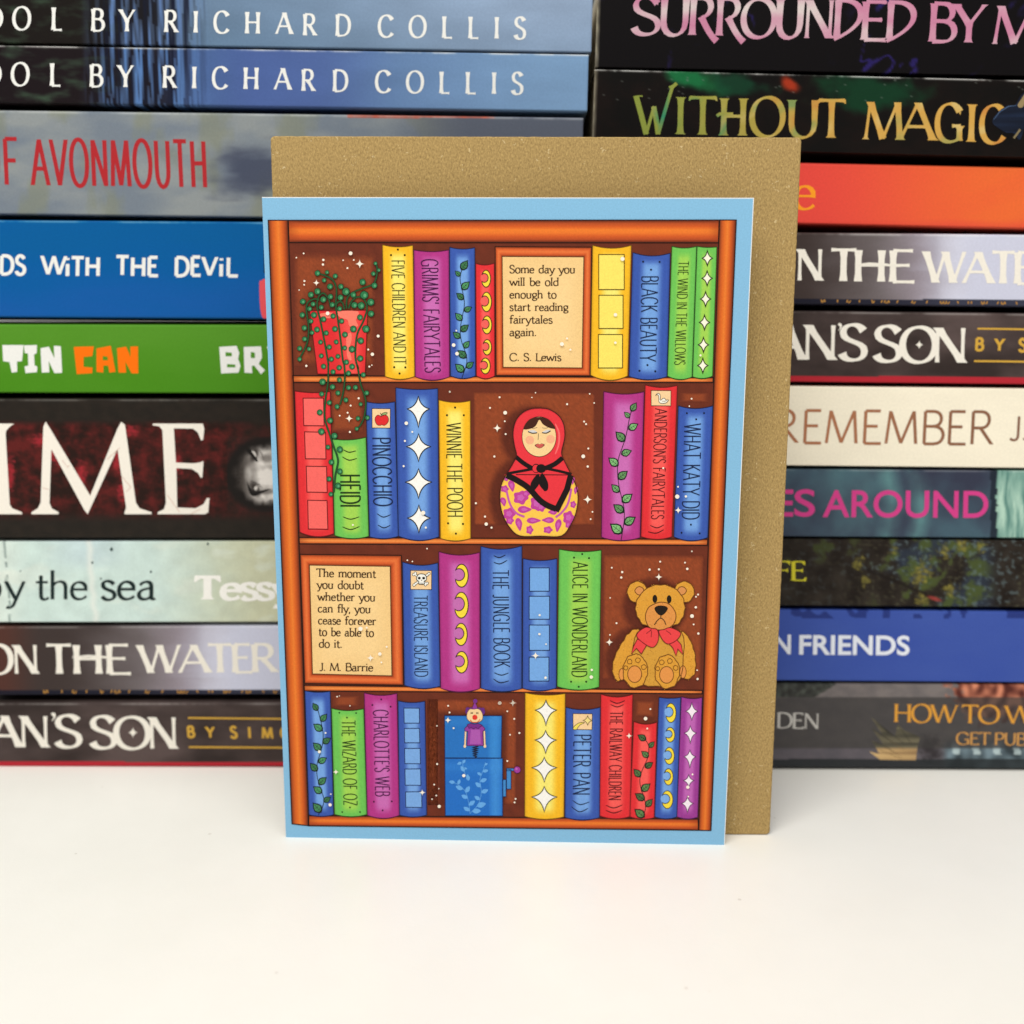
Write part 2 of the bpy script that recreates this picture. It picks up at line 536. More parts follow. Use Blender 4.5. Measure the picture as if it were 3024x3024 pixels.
def smooth(pts, closed=True, k=5):
    n = len(pts)
    out = []
    rng = range(n) if closed else range(n - 1)
    for i in rng:
        g = (lambda j: pts[j % n]) if closed else (lambda j: pts[max(0, min(n - 1, j))])
        p0, p1, p2, p3 = g(i - 1), g(i), g(i + 1), g(i + 2)
        for s in range(k):
            t = s / k
            out.append(tuple(.5 * (2 * p1[d] + (p2[d] - p0[d]) * t + (2 * p0[d] - 5 * p1[d] + 4 * p2[d] - p3[d]) * t * t
                                   + (3 * p1[d] - p0[d] - 3 * p2[d] + p3[d]) * t ** 3) for d in (0, 1)))
    if not closed: out.append(tuple(pts[-1]))
    return out


def line(mb, pts, w, mp, col, lay, closed=False, taper=False):
    """w: full width on the sheet"""
    if closed: pts = list(pts) + [pts[0]]
    n = len(pts)
    hw = (lambda i, a: w / 2 * (.45 + .55 * math.sin(math.pi * i / (n - 1)) ** .6)) if taper else (lambda i, a: w / 2)
    Lp, Rp = ribbon(pts, hw, closed)
    q = Lp + Rp
    colf = col if callable(col) else (lambda x, y: col)
    mb.add([mp(x, y, lay) for x, y in q], [(i, i + 1, n + i + 1, n + i) for i in range(n - 1)], [colf(x, y) for x, y in q])


def oval(cx, cy, rx, ry=None, n=20, wob=0.0):
    ry = ry or rx
    return [(cx + rx * (1 + wob * math.sin(i * 2.4 + cx)) * math.cos(2 * math.pi * i / n), cy + ry * (1 + wob * math.cos(i * 3.1 + cy)) * math.sin(2 * math.pi * i / n)) for i in range(n)]


def star4(cx, cy, w_, up, dn, pinch=.17):
    pts = []
    for (ax, ay), (bx, by) in (((0, -up), (w_, 0)), ((w_, 0), (0, dn)), ((0, dn), (-w_, 0)), ((-w_, 0), (0, -up))):
        for k in range(6):
            t = k / 6; u = 1 - t
            qx, qy = (ax + bx) * pinch, (ay + by) * pinch
            pts.append((cx + u * u * ax + 2 * u * t * qx + t * t * bx, cy + u * u * ay + 2 * u * t * qy + t * t * by))
    return pts


def grid(mb, quad, nu, nv, mp, colst, lay, sag=(0, 0)):
    (ax, ay), (bx, by), (cx, cy), (dx, dy) = quad
    vs, cs, fs = [], [], []
    for j in range(nv + 1):
        t = j / nv
        for i in range(nu + 1):
            s = i / nu
            x = (ax + (bx - ax) * s) * (1 - t) + (dx + (cx - dx) * s) * t
            y = (ay + (by - ay) * s) * (1 - t) + (dy + (cy - dy) * s) * t
            bow = 1 - (2 * s - 1) ** 2
            y += bow * (sag[0] * (1 - t) ** 2 + sag[1] * t * t)
            vs.append(mp(x, y, lay))
            cs.append(colst(s, t))
    for j in range(nv):
        for i in range(nu):
            a = j * (nu + 1) + i
            fs.append((a, a + nu + 1, a + nu + 2, a + 1))
    mb.add(vs, fs, cs)


def edge_path(quad, sag, n=10):
    (ax, ay), (bx, by), (cx, cy), (dx, dy) = quad
    top = [(ax + (bx - ax) * i / n, ay + (by - ay) * i / n + sag[0] * (1 - (2 * i / n - 1) ** 2)) for i in range(n + 1)]
    bot = [(dx + (cx - dx) * i / n, dy + (cy - dy) * i / n + sag[1] * (1 - (2 * i / n - 1) ** 2)) for i in range(n + 1)]
    return top, bot

# ---------------------------------------------------------------- table
mb = MB()
mb.add([(-1.2, -0.9, 0), (1.2, -0.9, 0), (1.2, 0.9, 0), (-1.2, 0.9, 0), (-1.2, -0.9, -.03), (1.2, -0.9, -.03), (1.2, 0.9, -.03), (-1.2, 0.9, -.03)],
       [(0, 1, 2, 3), (7, 6, 5, 4), (0, 4, 5, 1), (1, 5, 6, 2), (2, 6, 7, 3), (3, 7, 4, 0)], [(.8, .8, .8, 1)] * 8)
tb = mb.build('table_surface', M_TABLE)
tag(tb, 'smooth white table surface under the card and books', None, kind='structure')

# ---------------------------------------------------------------- envelope
EW, EH = 0.1397, 0.1957
env = empty('envelope', (0.00805, 0.0042, 0.0), (-0.0195, -0.002, 0))
tag(env, 'brown kraft paper envelope standing upright between the illustrated card and the book stacks', 'envelope')


def sheet(pts, y0, y1, name, mat, parent, bevel=0.0002):
    """a flat outline (x, z) given real thickness"""
    n = len(pts)
    mbx = MB()
    cx = sum(p[0] for p in pts) / n; cz = (min(p[1] for p in pts) + max(p[1] for p in pts)) / 2
    inn = []
    for x, z in pts:
        hx, hz = max(p[0] for p in pts) - cx, max(p[1] for p in pts) - cz
        inn.append((cx + (x - cx) * (1 - bevel / hx), cz + (z - cz) * (1 - bevel / hz)))
    tr = tessellate_polygon([[Vector((x, z, 0)) for x, z in pts]])
    ym = y0 + (y1 - y0) * .8
    mbx.add([(x, y0, z) for x, z in inn] + [(x, ym, z) for x, z in pts] + [(x, y1, z) for x, z in pts],
            [tuple(t) for t in tr] + [tuple(2 * n + i for i in t) for t in tr] + [(k * n + i, k * n + (i + 1) % n, (k + 1) * n + (i + 1) % n, (k + 1) * n + i) for k in (0, 1) for i in range(n)],
            [(.5, .5, .5, 1)] * (3 * n))
    o = mbx.build(name, mat, parent)
    import bmesh
    bm = bmesh.new(); bm.from_mesh(o.data)
    bmesh.ops.recalc_face_normals(bm, faces=bm.faces)
    bm.to_mesh(o.data); bm.free()
    return o


def rough_rect(x0, x1, z0, z1, r, amp, step=0.0015, seed=0):
    pts = []
    def run(a, b):
        n = max(2, int(math.dist(a, b) / step))
        for k in range(n):
            t = k / n
            pts.append((a[0] + (b[0] - a[0]) * t + amp * nz(a[0] * 3000 + t * n * .9, seed), a[1] + (b[1] - a[1]) * t + amp * nz(a[1] * 3000 + t * n * .9, seed + 9)))
    def arc(cx, cz, a0):
        for k in range(5):
            a = a0 + math.pi / 2 * k / 4
            pts.append((cx + r * math.cos(a), cz + r * math.sin(a)))
    run((x0 + r, z0), (x1 - r, z0)); arc(x1 - r, z0 + r, -math.pi / 2)
    run((x1, z0 + r), (x1, z1 - r)); arc(x1 - r, z1 - r, 0)
    run((x1 - r, z1), (x0 + r, z1)); arc(x0 + r, z1 - r, math.pi / 2)
    run((x0, z1 - r), (x0, z0 + r)); arc(x0 + r, z0 + r, math.pi)
    return pts


sheet(rough_rect(-EW / 2, EW / 2, 0, EH, 0.0011, 0.00009, seed=3), 0, 0.00040, 'front_panel', M_KRAFT, env, 0.00032)
sheet(rough_rect(-EW / 2 + .0002, EW / 2 - .0002, 0.0002, EH - .0003, 0.001, 0.00008, seed=5), 0.0006, 0.0008, 'back_panel', M_KRAFT, env)
sheet([(-EW / 2 + .001, EH - .0006), (EW / 2 - .001, EH - .0006), (EW / 2 - .012, EH - .045), (-EW / 2 + .012, EH - .045)], 0.0010, 0.0012, 'flap', M_KRAFT, env)

# ---------------------------------------------------------------- books in the two stacks
SY = 0.0492
LAY = 2.0e-5
S1 = Z(0, 0, .465839); S2 = Z(800, 0, .5176); S3 = Z(1700, 0, .374741); S4 = Z(2300, 0, .374741)
S5 = Z(0, 800, .465839); S6 = Z(0, 1500, .465839); S7 = Z(2224, 600, .414079); S8 = Z(2224, 1300, .414079); S9 = Z(2224, 1950, .414079)


def plane_pt(x, y, Y):
    d = ray(x, y)
    return CAM + d * ((Y - CAM.y) / d.y)


def make_book(label, group, xl, xr, top, bot, gt, gb, dy, colf, glint=0.0, edge=0.0, depth=0.129):
    """top / bot: ((x, y), (x, y)) of the flat spine's upper and lower edge on the sheet; gt, gb: gaps to the neighbours"""
    Y = SY + dy
    T = [plane_pt(*p, Y) for p in top]; B = [plane_pt(*p, Y) for p in bot]
    sl = ((T[1].z - T[0].z) / (T[1].x - T[0].x) + (B[1].z - B[0].z) / (B[1].x - B[0].x)) / 2
    xc = (xl + xr) / 2
    zT = sum(p.z + sl * (xc - p.x) for p in T) / 2
    zB = sum(p.z + sl * (xc - p.x) for p in B) / 2
    et, eb = max(.00025, gt * .5 / 9800.), max(.00025, gb * .5 / 9800.)
    loc = Vector((xc, Y, zB - eb))
    beta = -math.atan(sl)
    root = empty('paperback_book', loc, (0, beta, 0))
    tag(root, label, 'book', group)
    ri = Matrix.Rotation(-beta, 3, 'Y'); rf = Matrix.Rotation(beta, 3, 'Y')
    def mp(x, y, lay):
        q = ri @ (plane_pt(x, y, Y) - loc)
        return (q.x, -lay * LAY, q.z)
    h = zT - zB + et + eb
    L = xr - xl
    rt_, rb_ = .42 * et, .42 * eb                 # rounding of the spine edge
    gt_, gb_ = et - rt_, eb - rb_                 # groove where the board swells behind it
    ry = 0.0009 + .5 * max(et, eb)
    prof = [(depth, h), (.03, h), (.017, h), (.006, h - gt_), (ry, h - gt_)]
    prof += [(ry * (1 - math.sin(a)), h - et + rt_ * math.cos(a)) for a in (math.pi / 2 * k / 6 for k in range(1, 7))]
    nv = max(8, int((zT - zB) * 3300))
    prof += [(0, h - et - (zT - zB) * k / nv) for k in range(1, nv + 1)]
    prof += [(ry * (1 - math.cos(a)), eb - rb_ * math.sin(a)) for a in (math.pi / 2 * k / 6 for k in range(1, 7))]
    prof += [(.006, gb_), (.017, 0), (.03, 0), (depth, 0)]
    glint_rows = {8: .5, 9: 1.0, 10: 1.0, 11: .35}  # pale highlight along the upper spine edge, painted into the cover colour
    nx = int(L * 1700)
    cover = MB()
    vs, cs, fs = [], [], []
    np_ = len(prof)
    for i in range(nx + 1):
        x = -L / 2 + L * i / nx
        for (y, z) in prof:
            wz = min(max(z, eb * .5), h - et * .5)
            px, py = project(loc + rf @ Vector((x, 0, wz)))
            c = colf(px, py)
            if edge and i <= 1: c = mix(c, (214, 206, 178), edge * (1 - .45 * i) * (.75 + .4 * nz(px * .1, py * .03)))
            if glint and len(vs) % np_ in glint_rows:
                c = mix(c, (232, 232, 228), glint * glint_rows[len(vs) % np_] * max(0, min(1, .55 + 1.6 * nz(px * .012, xl * 90) + .5 * nz(px * .09, 3.7))))
            if len(c) == 3: c = ink(c, KBOOK)
            vs.append((x, y, z)); cs.append(c)
    for i in range(nx):
        for j in range(np_ - 1):
            a = i * np_ + j
            fs.append((a, a + 1, a + np_ + 1, a + np_))
    cover.add(vs, fs, cs)
    co = cover.build('cover', M_SPINE, root)
    co.data.materials.append(M_PAGE)
    for p in co.data.polygons: p.use_smooth = True
    sd = co.modifiers.new('board', 'SOLIDIFY')
    sd.thickness, sd.offset, sd.material_offset_rim = 0.00035, -1, 1
    pg = MB()
    e = 0.0004
    pp = [(.0013, eb), (.0013, h - et), (.006, h - gt_ - .0005), (.017, h - .0005), (depth - .0008, h - .0005), (depth - .0008, .0005), (.017, .0005), (.006, gb_ + .0005)]
    n_ = len(pp)
    pg.add([(-L / 2 + e, y, z) for y, z in pp] + [(L / 2 - e, y, z) for y, z in pp],
           [tuple(range(n_)), tuple(range(2 * n_ - 1, n_ - 1, -1))] + [(i, n_ + i, n_ + (i + 1) % n_, (i + 1) % n_) for i in range(n_)], [(.7, .65, .5, 1)] * (2 * n_))
    pg.build('page_block', M_PAGE, root)
    return root, mp


def K(*rgb): return ink(rgb, KBOOK)


def letters(root, name, fn):
    b_ = MB()
    fn(b_)
    return b_.build(name, M_INK, root)


LG, RG = 'books in the left stack', 'books in the right stack'
ST_FLARE = dict(thick=.15, thin=.07, nib=12, flare=.45)
ST_ROMAN = dict(thick=.15, thin=.06, nib=14, serif=(.07, .035))
ST_MONO = dict(thick=.13)


# --- left stack, top to bottom
def curtain(px, py, base, dark, blue):
    t = sm(500, 560, px)
    s = nz(px * .05, py * .0015, 3.1) * .6 + nz(px * .16, py * .004, 8.2) * .5
    a = sm(225, 330, px) * (1 - sm(520, 640, px))
    c = mix(dark, base, sm(430, 600, px + 40 * s))
    if a > 0: c = mix(c, blue if s > .05 else (22, 26, 45), a * (.25 + min(.75, abs(s) * 2.2)))
    g = max(0, fbm(px * .012, py * .03, 4.0)) * (1 - sm(200, 420, px))
    return mix(c, (62, 84, 66), g * .8)


def l1(px, py):
    c = mix((96, 122, 150), (146, 167, 196), sm(500, 1700, px) * .8 + .2 * sm(150, 0, py))
    return curtain(px, py, tuple(v * (1 + .06 * fbm(px * .004, py * .012, 1)) for v in c), (27, 23, 21), (92, 122, 172))


def l2(px, py):
    c = mix((74, 100, 150), (124, 158, 196), sm(550, 1730, px))
    c = mix(c, (74, 92, 158), .5 * sm(560, 760, px) * (1 - sm(900, 1200, px)))
    return curtain(px, py, tuple(v * (1 + .05 * fbm(px * .004, py * .012, 2)) for v in c), (28, 21, 24), (86, 124, 180))


b1, p1 = make_book('topmost slate blue book of the left stack, cut off by the top edge', LG, -.1735, .0247,
                   ((0, -48), (1745, -22)), ((0, 122), (1745, 153)), 10, 13, 0.0, l1)
b2, p2 = make_book('blue book with wide white capitals, lying directly on the grey book with thin red capitals', LG, -.1742, .0238,
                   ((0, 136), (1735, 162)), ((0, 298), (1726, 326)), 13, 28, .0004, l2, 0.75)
WHT = K(238, 238, 234)


def collis(mp, dy, dx, sl):
    def go(b_):
        def q(z, x, y): a = z(x, y); return (a[0] + dx * (1 if a[0] > 900 else .55), a[1] + dy + sl * a[0])
        cap = (.5, -64)
        for s, z, x0, x1, y0, y1, cp in (('OL', S1, 83, 392, 187, 190, 66), ('BY', S1, 580, 848, 195, 199, 64), ('RICHA', S1, 1043, 1848, 203, 216, 63),
                                         ('RD', S2, 185, 450, 201, 205, 62), ('COLLIS', S2, 614, 1452, 210, 222, 63)):
            text(b_, s, dict(ST_FLARE, xs=.98), q(z, x0, y0), q(z, x1, y1), (.8, -cp), mp, WHT, 2, fit='track')
        text(b_, 'O', dict(ST_FLARE, xs=.98), q(S1, -120, 187), q(S1, 15, 187), (.8, -66), mp, WHT, 2, fit='scale')
    return go


letters(b1, 'lettering', collis(p1, 0, 0, 0))
letters(b2, 'lettering', collis(p2, 165, -8, -.0012))


def l3(px, py):
    n = fbm(px * .0045, py * .011, 5)
    c = mix((118, 128, 140), (142, 148, 150), .5 + n)
    c = mix(c, (128, 132, 112), sm(.0, .5, fbm(px * .009, py * .004, 9)) * .55)
    c = mix(c, (66, 72, 92), sm(.25, .75, 1.2 - math.hypot((px - 740) / 150, (py - 500) / 95) + .5 * n) * .85)
    c = mix(c, (92, 98, 112), sm(1100, 1400, px))
    if 1028 < px < 1462 and py < 349: c = mix(c, (176, 84, 66), .75 + .4 * nz(px * .05, 0, 2))
    return c


b3, p3 = make_book('grey mottled book with tall thin red capitals on its spine', LG, -.1750, .0225,
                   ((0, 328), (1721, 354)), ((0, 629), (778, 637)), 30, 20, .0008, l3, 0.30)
RED = K(176, 42, 48)
letters(b3, 'lettering', lambda b_: (
    text(b_, 'F', dict(ST_MONO, thick=.09), S1(28, 1170), S1(122, 1171), (-6, -135), p3, RED, 2, fit='scale', gap=.1),
    text(b_, 'O', dict(ST_MONO, thick=.09), S1(-110, 1170), S1(-4, 1171), (-6, -135), p3, RED, 2, fit='scale', gap=.1),
    text(b_, 'AVONMOUTH', dict(ST_MONO, thick=.09), S1(208, 1173), S1(1312, 1187), (-6, -135), p3, RED, 2, fit='scale', gap=.085)))


def l4(px, py):
    n = fbm(px * .003, py * .01, 6)
    return mix((0, 92, 156), (22, 90, 166), sm(700, 940, py) + n * .3)


b4, p4 = make_book('bright blue book with bouncy white capitals on its spine', LG, -.1745, .0236,
                   ((0, 652), (777, 660)), ((0, 933), (787, 936)), 21, 26, .0, l4, 0.35)
letters(b4, 'lettering', lambda b_: (
    text(b_, 'DS', dict(thick=.2, thin=.18), S1(0, 1741), S1(160, 1741), (1, -54), p4, WHT, 2, fit='scale', gap=.16, jit=.04),
    text(b_, 'W', dict(thick=.2, thin=.17), S1(265, 1738), S1(415, 1740), (1, -54), p4, WHT, 2, fit='scale'),
    text(b_, 'i', dict(thick=.2, thin=.18), S1(418, 1750), S1(446, 1750), (1, -56), p4, WHT, 2, fit='track'),
    text(b_, 'TH', dict(thick=.2, thin=.18), S1(452, 1746), S1(632, 1748), (1, -54), p4, WHT, 2, fit='scale', gap=.1, jit=.03),
    text(b_, 'THE', dict(thick=.2, thin=.18), S1(735, 1744), S1(1002, 1748), (1, -54), p4, WHT, 2, fit='scale', gap=.12, jit=.04),
    text(b_, 'DEV', dict(thick=.2, thin=.18), S1(1108, 1745), S1(1372, 1748), (1, -54), p4, WHT, 2, fit='scale', gap=.12, jit=.03),
    text(b_, 'i', dict(thick=.2, thin=.18), S1(1392, 1752), S1(1420, 1752), (1, -56), p4, WHT, 2, fit='track'),
    text(b_, 'L', dict(thick=.2, thin=.18), S1(1434, 1749), S1(1508, 1750), (1, -54), p4, WHT, 2, fit='scale')))
letters(b4, 'spine_emblem', lambda b_: (
    poly(b_, [(779, 738), (900, 738), (900, 806), (779, 806)], p4, K(24, 26, 34), 1),
    poly(b_, smooth([(766, 840), (773, 828), (790, 823), (880, 823), (930, 860), (900, 940), (800, 940), (772, 930)], k=4), p4, K(228, 84, 92), 1)))


def l5(px, py):
    return mix((86, 146, 42), (74, 138, 28), sm(960, 1160, py) + .3 * fbm(px * .004, py * .01, 7))


b5, p5 = make_book('green book with chunky white and orange block capitals', LG, -.1738, .0231,
                   ((0, 962), (790, 964)), ((0, 1156), (790, 1158)), 26, 23, .0003, l5)
ORG = K(252, 116, 4)
tin = [((15, 470), (150, 470), (140, 572), (108, 575), (110, 640), (75, 645), (60, 578), (20, 572)),
       ((152, 472), (235, 470), (233, 522), (216, 530), (220, 600), (237, 605), (235, 642), (162, 648), (156, 606), (180, 600), (178, 525), (157, 520)),
       ((257, 490), (310, 480), (345, 552), (342, 474), (386, 478), (394, 646), (345, 648), (308, 570), (314, 643), (265, 645))]
can = [((468, 482), (595, 478), (586, 540), (530, 546), (530, 608), (587, 613), (585, 648), (487, 655)),
       ((612, 492), (702, 474), (733, 640), (693, 645), (686, 600), (656, 600), (655, 645), (612, 640)),
       ((742, 490), (800, 480), (828, 545), (826, 480), (875, 478), (877, 650), (835, 650), (795, 575), (800, 645), (752, 645))]
bry = [((1390, 482), (1500, 475), (1517, 520), (1510, 558), (1525, 602), (1513, 645), (1402, 650)),
       ((1545, 482), (1655, 478), (1661, 550), (1640, 590), (1680, 630), (1655, 655), (1612, 600), (1596, 602), (1600, 648), (1550, 645)),
       ((1690, 480), (1740, 478), (1770, 540), (1800, 478), (1850, 480), (1790, 590), (1790, 648), (1745, 648), (1745, 590))]


def greenbook(b_):
    for g, c in ((tin, WHT), (can, ORG)):
        for pl in g: poly(b_, S5.l(pl), p5, c, 2)
    gr = K(80, 142, 36)
    for x0, y0, x1, y1 in ((652, 540, 684, 566),):
        poly(b_, [S5(x0, y0), S5(x1, y0 + 4), S5(x1, y1), S5(x0, y1)], p5, gr, 4)


def bryan(b_):
    for pl in bry: poly(b_, S5.l(pl), p5, WHT, 2)
    for x0, y0, x1, y1 in ((1430, 515, 1470, 541), (1440, 590, 1492, 611), (1590, 514, 1616, 552)):
        poly(b_, [S5(x0, y0), S5(x1, y0 + 4), S5(x1, y1), S5(x0, y1)], p5, K(80, 142, 36), 4)


letters(b5, 'lettering', greenbook)
letters(b5, 'author_lettering', bryan)


def l6(px, py):
    n = fbm(px * .03, py * .03, 11); n2 = fbm(px * .008, py * .008, 12)
    base = mix((44, 38, 33), (38, 34, 30), .5 + n)
    mid = sm(1236, 1262, py) * (1 - sm(1505, 1545, py)) * (1 - sm(640, 760, px) * .55)
    fur = nz(px * .10 + py * .05, py * .10 - px * .04, 13)
    r = mix((42, 26, 22), (96, 34, 32), .38 + .8 * n + .5 * n2 + .35 * fur)
    for gx, gy, rx, ry_ in ((384, 1272, 26, 20), (345, 1360, 16, 40), (362, 1450, 20, 34), (515, 1375, 22, 40), (160, 1345, 24, 30), (30, 1400, 14, 60), (240, 1400, 18, 40), (120, 1300, 30, 20)):
        d = math.hypot((px - gx) / rx, (py - gy) / ry_) + .9 * fur
        r = mix(r, (196, 48, 60), (1 - sm(.1, 1.3, d)) * .7)
    return mix(base, r, mid)


b6, p6 = make_book('thickest book of the left stack, black and dark red with huge white serif capitals', LG, -.1748, .0240,
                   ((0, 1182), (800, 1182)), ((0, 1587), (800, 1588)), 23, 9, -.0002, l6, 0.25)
big = [((-60, 968), (90, 968), (62, 988), (40, 1012), (36, 1030), (62, 1480), (78, 1505), (140, 1530), (140, 1542), (-60, 1542)),
       ((290, 955), (318, 1000), (572, 1425), (745, 1000), (768, 957), (792, 975), (862, 1470), (885, 1505), (962, 1530), (960, 1542), (790, 1542), (790, 1530), (800, 1500), (745, 1130), (575, 1500), (556, 1542), (535, 1515), (326, 1130), (314, 1470), (328, 1505), (372, 1530), (370, 1542), (200, 1542), (200, 1530), (240, 1505), (258, 1470), (275, 990)),
       ((968, 968), (1285, 968), (1295, 1000), (1288, 1070), (1275, 1075), (1255, 1025), (1225, 1000), (1102, 998), (1115, 1215), (1225, 1220), (1265, 1215), (1290, 1205), (1283, 1310), (1272, 1310), (1255, 1280), (1215, 1255), (1118, 1250), (1124, 1500), (1240, 1505), (1290, 1480), (1312, 1440), (1328, 1440), (1320, 1530), (1300, 1542), (1000, 1542), (1000, 1530), (1040, 1510), (1052, 1470), (1030, 1010), (1010, 985), (968, 978))]
letters(b6, 'lettering', lambda b_: [poly(b_, S5.l(g), p6, K(247, 240, 228), 2) for g in big] +
        [line(b_, S5.l(pp), 1.6, p6, K(214, 176, 160), 4) for pp in (((395, 1200), (430, 1245), (440, 1230)), ((680, 1195), (760, 1120)), ((770, 1300), (830, 1370), (800, 1400)), ((1060, 1420), (1140, 1530)), ((1210, 1540), (1270, 1510)), ((270, 1375), (310, 1385)))])


def portrait(b_):
    def soft(x, y, cx, cy, rx, ry, rot=0.0):
        c_, s_ = math.cos(rot), math.sin(rot)
        dx, dy = x - cx, y - cy
        return 1 - sm(.35, 1.25, math.hypot((dx * c_ + dy * s_) / rx, (-dx * s_ + dy * c_) / ry))
    def fc(px, py):
        x, y = px / .465839, (py - 800) / .465839
        n = fbm(x * .02, y * .02, 3); n3 = nz(x * .09, y * .09, 5)
        v = .22 + .68 * sm(1520, 1660, x)
        v -= .35 * (1 - sm(1090, 1180, y)) * sm(1560, 1640, x)
        v = v * (1 - .5 * soft(x, y, 1500, 1290, 46, 190) * (.7 + n3))
        v *= 1 - .82 * soft(x, y, 1612, 1168, 26, 52, .35)
        v *= 1 - .80 * soft(x, y, 1618, 1382, 30, 62, -.45)
        v *= 1 - .4 * soft(x, y, 1690, 1190, 44, 30) - .2 * soft(x, y, 1710, 1255, 60, 26)
        v *= 1 - .45 * soft(x, y, 1690, 1400, 60, 22, -.1)
        v += .3 * soft(x, y, 1690, 1300, 60, 60) + .2 * soft(x, y, 1570, 1290, 26, 60)
        e = math.hypot((x - 1690) / 235, (y - 1290) / 215)
        v = max(.0, min(1, v * (1 + .2 * n)))
        bgc = mix(l6(px, py), (30, 26, 24), 1 - sm(.92, 1.12, math.hypot((x - 1690) / 260, (y - 1290) / 235)))
        return K(*mix(bgc, mix((34, 28, 25), (236, 230, 224), v), 1 - sm(.70, .96, e + .10 * n)))
    grid(b_, (S5(1440, 1050), S5(1860, 1050), S5(1860, 1530), S5(1440, 1530)), 96, 110, p6, lambda s, t: fc(*S5(1440 + 420 * s, 1050 + 480 * t)), 1)
    dk, wt = K(30, 27, 26), K(214, 208, 202)
    for pl in (((1556, 1118), (1582, 1128), (1612, 1158), (1636, 1208), (1622, 1206), (1596, 1176), (1568, 1150)), ((1566, 1330), (1582, 1368), (1612, 1398), (1660, 1392), (1716, 1380), (1660, 1410), (1606, 1428), (1578, 1398))):
        poly(b_, S5.l(smooth(pl, k=3)), p6, dk, 2)
    for pl in (((1596, 1140), (1618, 1150), (1626, 1180), (1612, 1168)), ((1610, 1376), (1626, 1362), (1634, 1376), (1622, 1392))):
        poly(b_, S5.l(smooth(pl, k=3)), p6, wt, 3)
    line(b_, S5.l([(1640, 1130), (1660, 1160), (1672, 1200)]), 2.5, p6, K(80, 74, 72), 2, taper=True)
    line(b_, S5.l([(1590, 1330), (1640, 1352), (1668, 1382)]), 2.5, p6, K(60, 55, 53), 2, taper=True)


letters(b6, 'portrait', portrait)


def l7(px, py):
    n = fbm(px * .006, py * .012, 14); n2 = fbm(px * .02, py * .02, 15)
    c = mix((206, 226, 220), (204, 206, 176), sm(420, 800, px + 60 * n))
    c = mix(c, (222, 232, 222), sm(100, 0, px) * .6 + sm(.15, .5, n) * .5)
    c = mix(c, (196, 216, 220), sm(90, 250, px) * (1 - sm(260, 420, px)) * sm(1700, 1640, py) * .8)
    c = tuple(v * (1 + .05 * n2) for v in c)
    for cx_, amp, wd in ((22, 8, 4), (272, 16, 9)):
        d = abs(px - cx_ - amp * nz(py * .02, cx_, 2) - (py - 1720) * .09)
        if cx_ < 100 and d < wd and nz(py * .04, 3.3) > -.05: c = mix(c, (64, 84, 84), .8 * (1 - d / wd))
        elif cx_ > 100 and d < wd * 1.6: c = mix(c, (238, 240, 232), .7 * (1 - d / wd / 1.6))
    return c


b7, p7 = make_book('pale aqua book with dark lowercase lettering and cracked paint texture', LG, -.1744, .0226,
                   ((0, 1600), (815, 1600)), ((0, 1836), (817, 1834)), 9, 17, .0, l7)
INKD = K(28, 42, 42)
letters(b7, 'lettering', lambda b_: (
    text(b_, 'y', dict(thick=.14, thin=.07, nib=18), S6(38, 578), S6(150, 578), (0, -82), p7, INKD, 2, fit='scale'),
    text(b_, 'b', dict(thick=.14, thin=.07, nib=18), S6(-105, 578), S6(4, 578), (0, -82), p7, INKD, 2, fit='scale'),
    text(b_, 'the', dict(thick=.14, thin=.07, nib=18), S6(228, 580), S6(555, 580), (0, -82), p7, INKD, 2, fit='scale', gap=.04),
    text(b_, 'sea', dict(thick=.15, thin=.08, nib=18), S6(640, 580), S6(985, 580), (0, -84), p7, INKD, 2, fit='scale', gap=.08)))
letters(b7, 'author_lettering', lambda b_: (
    text(b_, 'T', dict(thick=.36, thin=.15, nib=0, serif=(.1, .08)), S6(1243, 580), S6(1388, 580), (0, -66), p7, K(252, 250, 244), 2, fit='scale'),
    text(b_, 'essy', dict(thick=.29, thin=.12, nib=10), S6(1405, 580), S6(1860, 578), (0, -72), p7, K(252, 250, 244), 2, fit='scale', gap=.02)))
for fx, fy, fr in ((708, 262, 11), (585, 347, 7), (956, 405, 7), (640, 448, 6), (1318, 228, 8), (130, 400, 5)):
    letters(b7, 'paint_fleck', lambda b_: poly(b_, S6.l(oval(fx, fy, fr, fr * 1.2, 9, .25)), p7, K(70, 88, 86), 1))


def l8f(o):
    """title pair: smoky brown running to a pale violet tone printed at the right"""
    def f(px, py):
        x = px - o
        n = fbm(x * .004, py * .01, 16)
        c = mix((64, 54, 52), (112, 104, 106), sm(150, 480, x + 60 * n))
        c = mix(c, (150, 140, 150), sm(380, 560, x + 30 * n))
        c = mix(c, (206, 208, 228), sm(500, 700, x + 40 * n + (py % 200) * .1))
        c = mix(c, (96, 50, 40), sm(130, 0, x) * .6)
        c = mix(c, (226, 226, 240), sm(580, 610, x) * (1 - sm(640, 700, x)) * .25)
        return c
    return f


def l8(px, py):
    c = l8f(0)(px, py)
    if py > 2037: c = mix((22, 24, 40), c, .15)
    return c


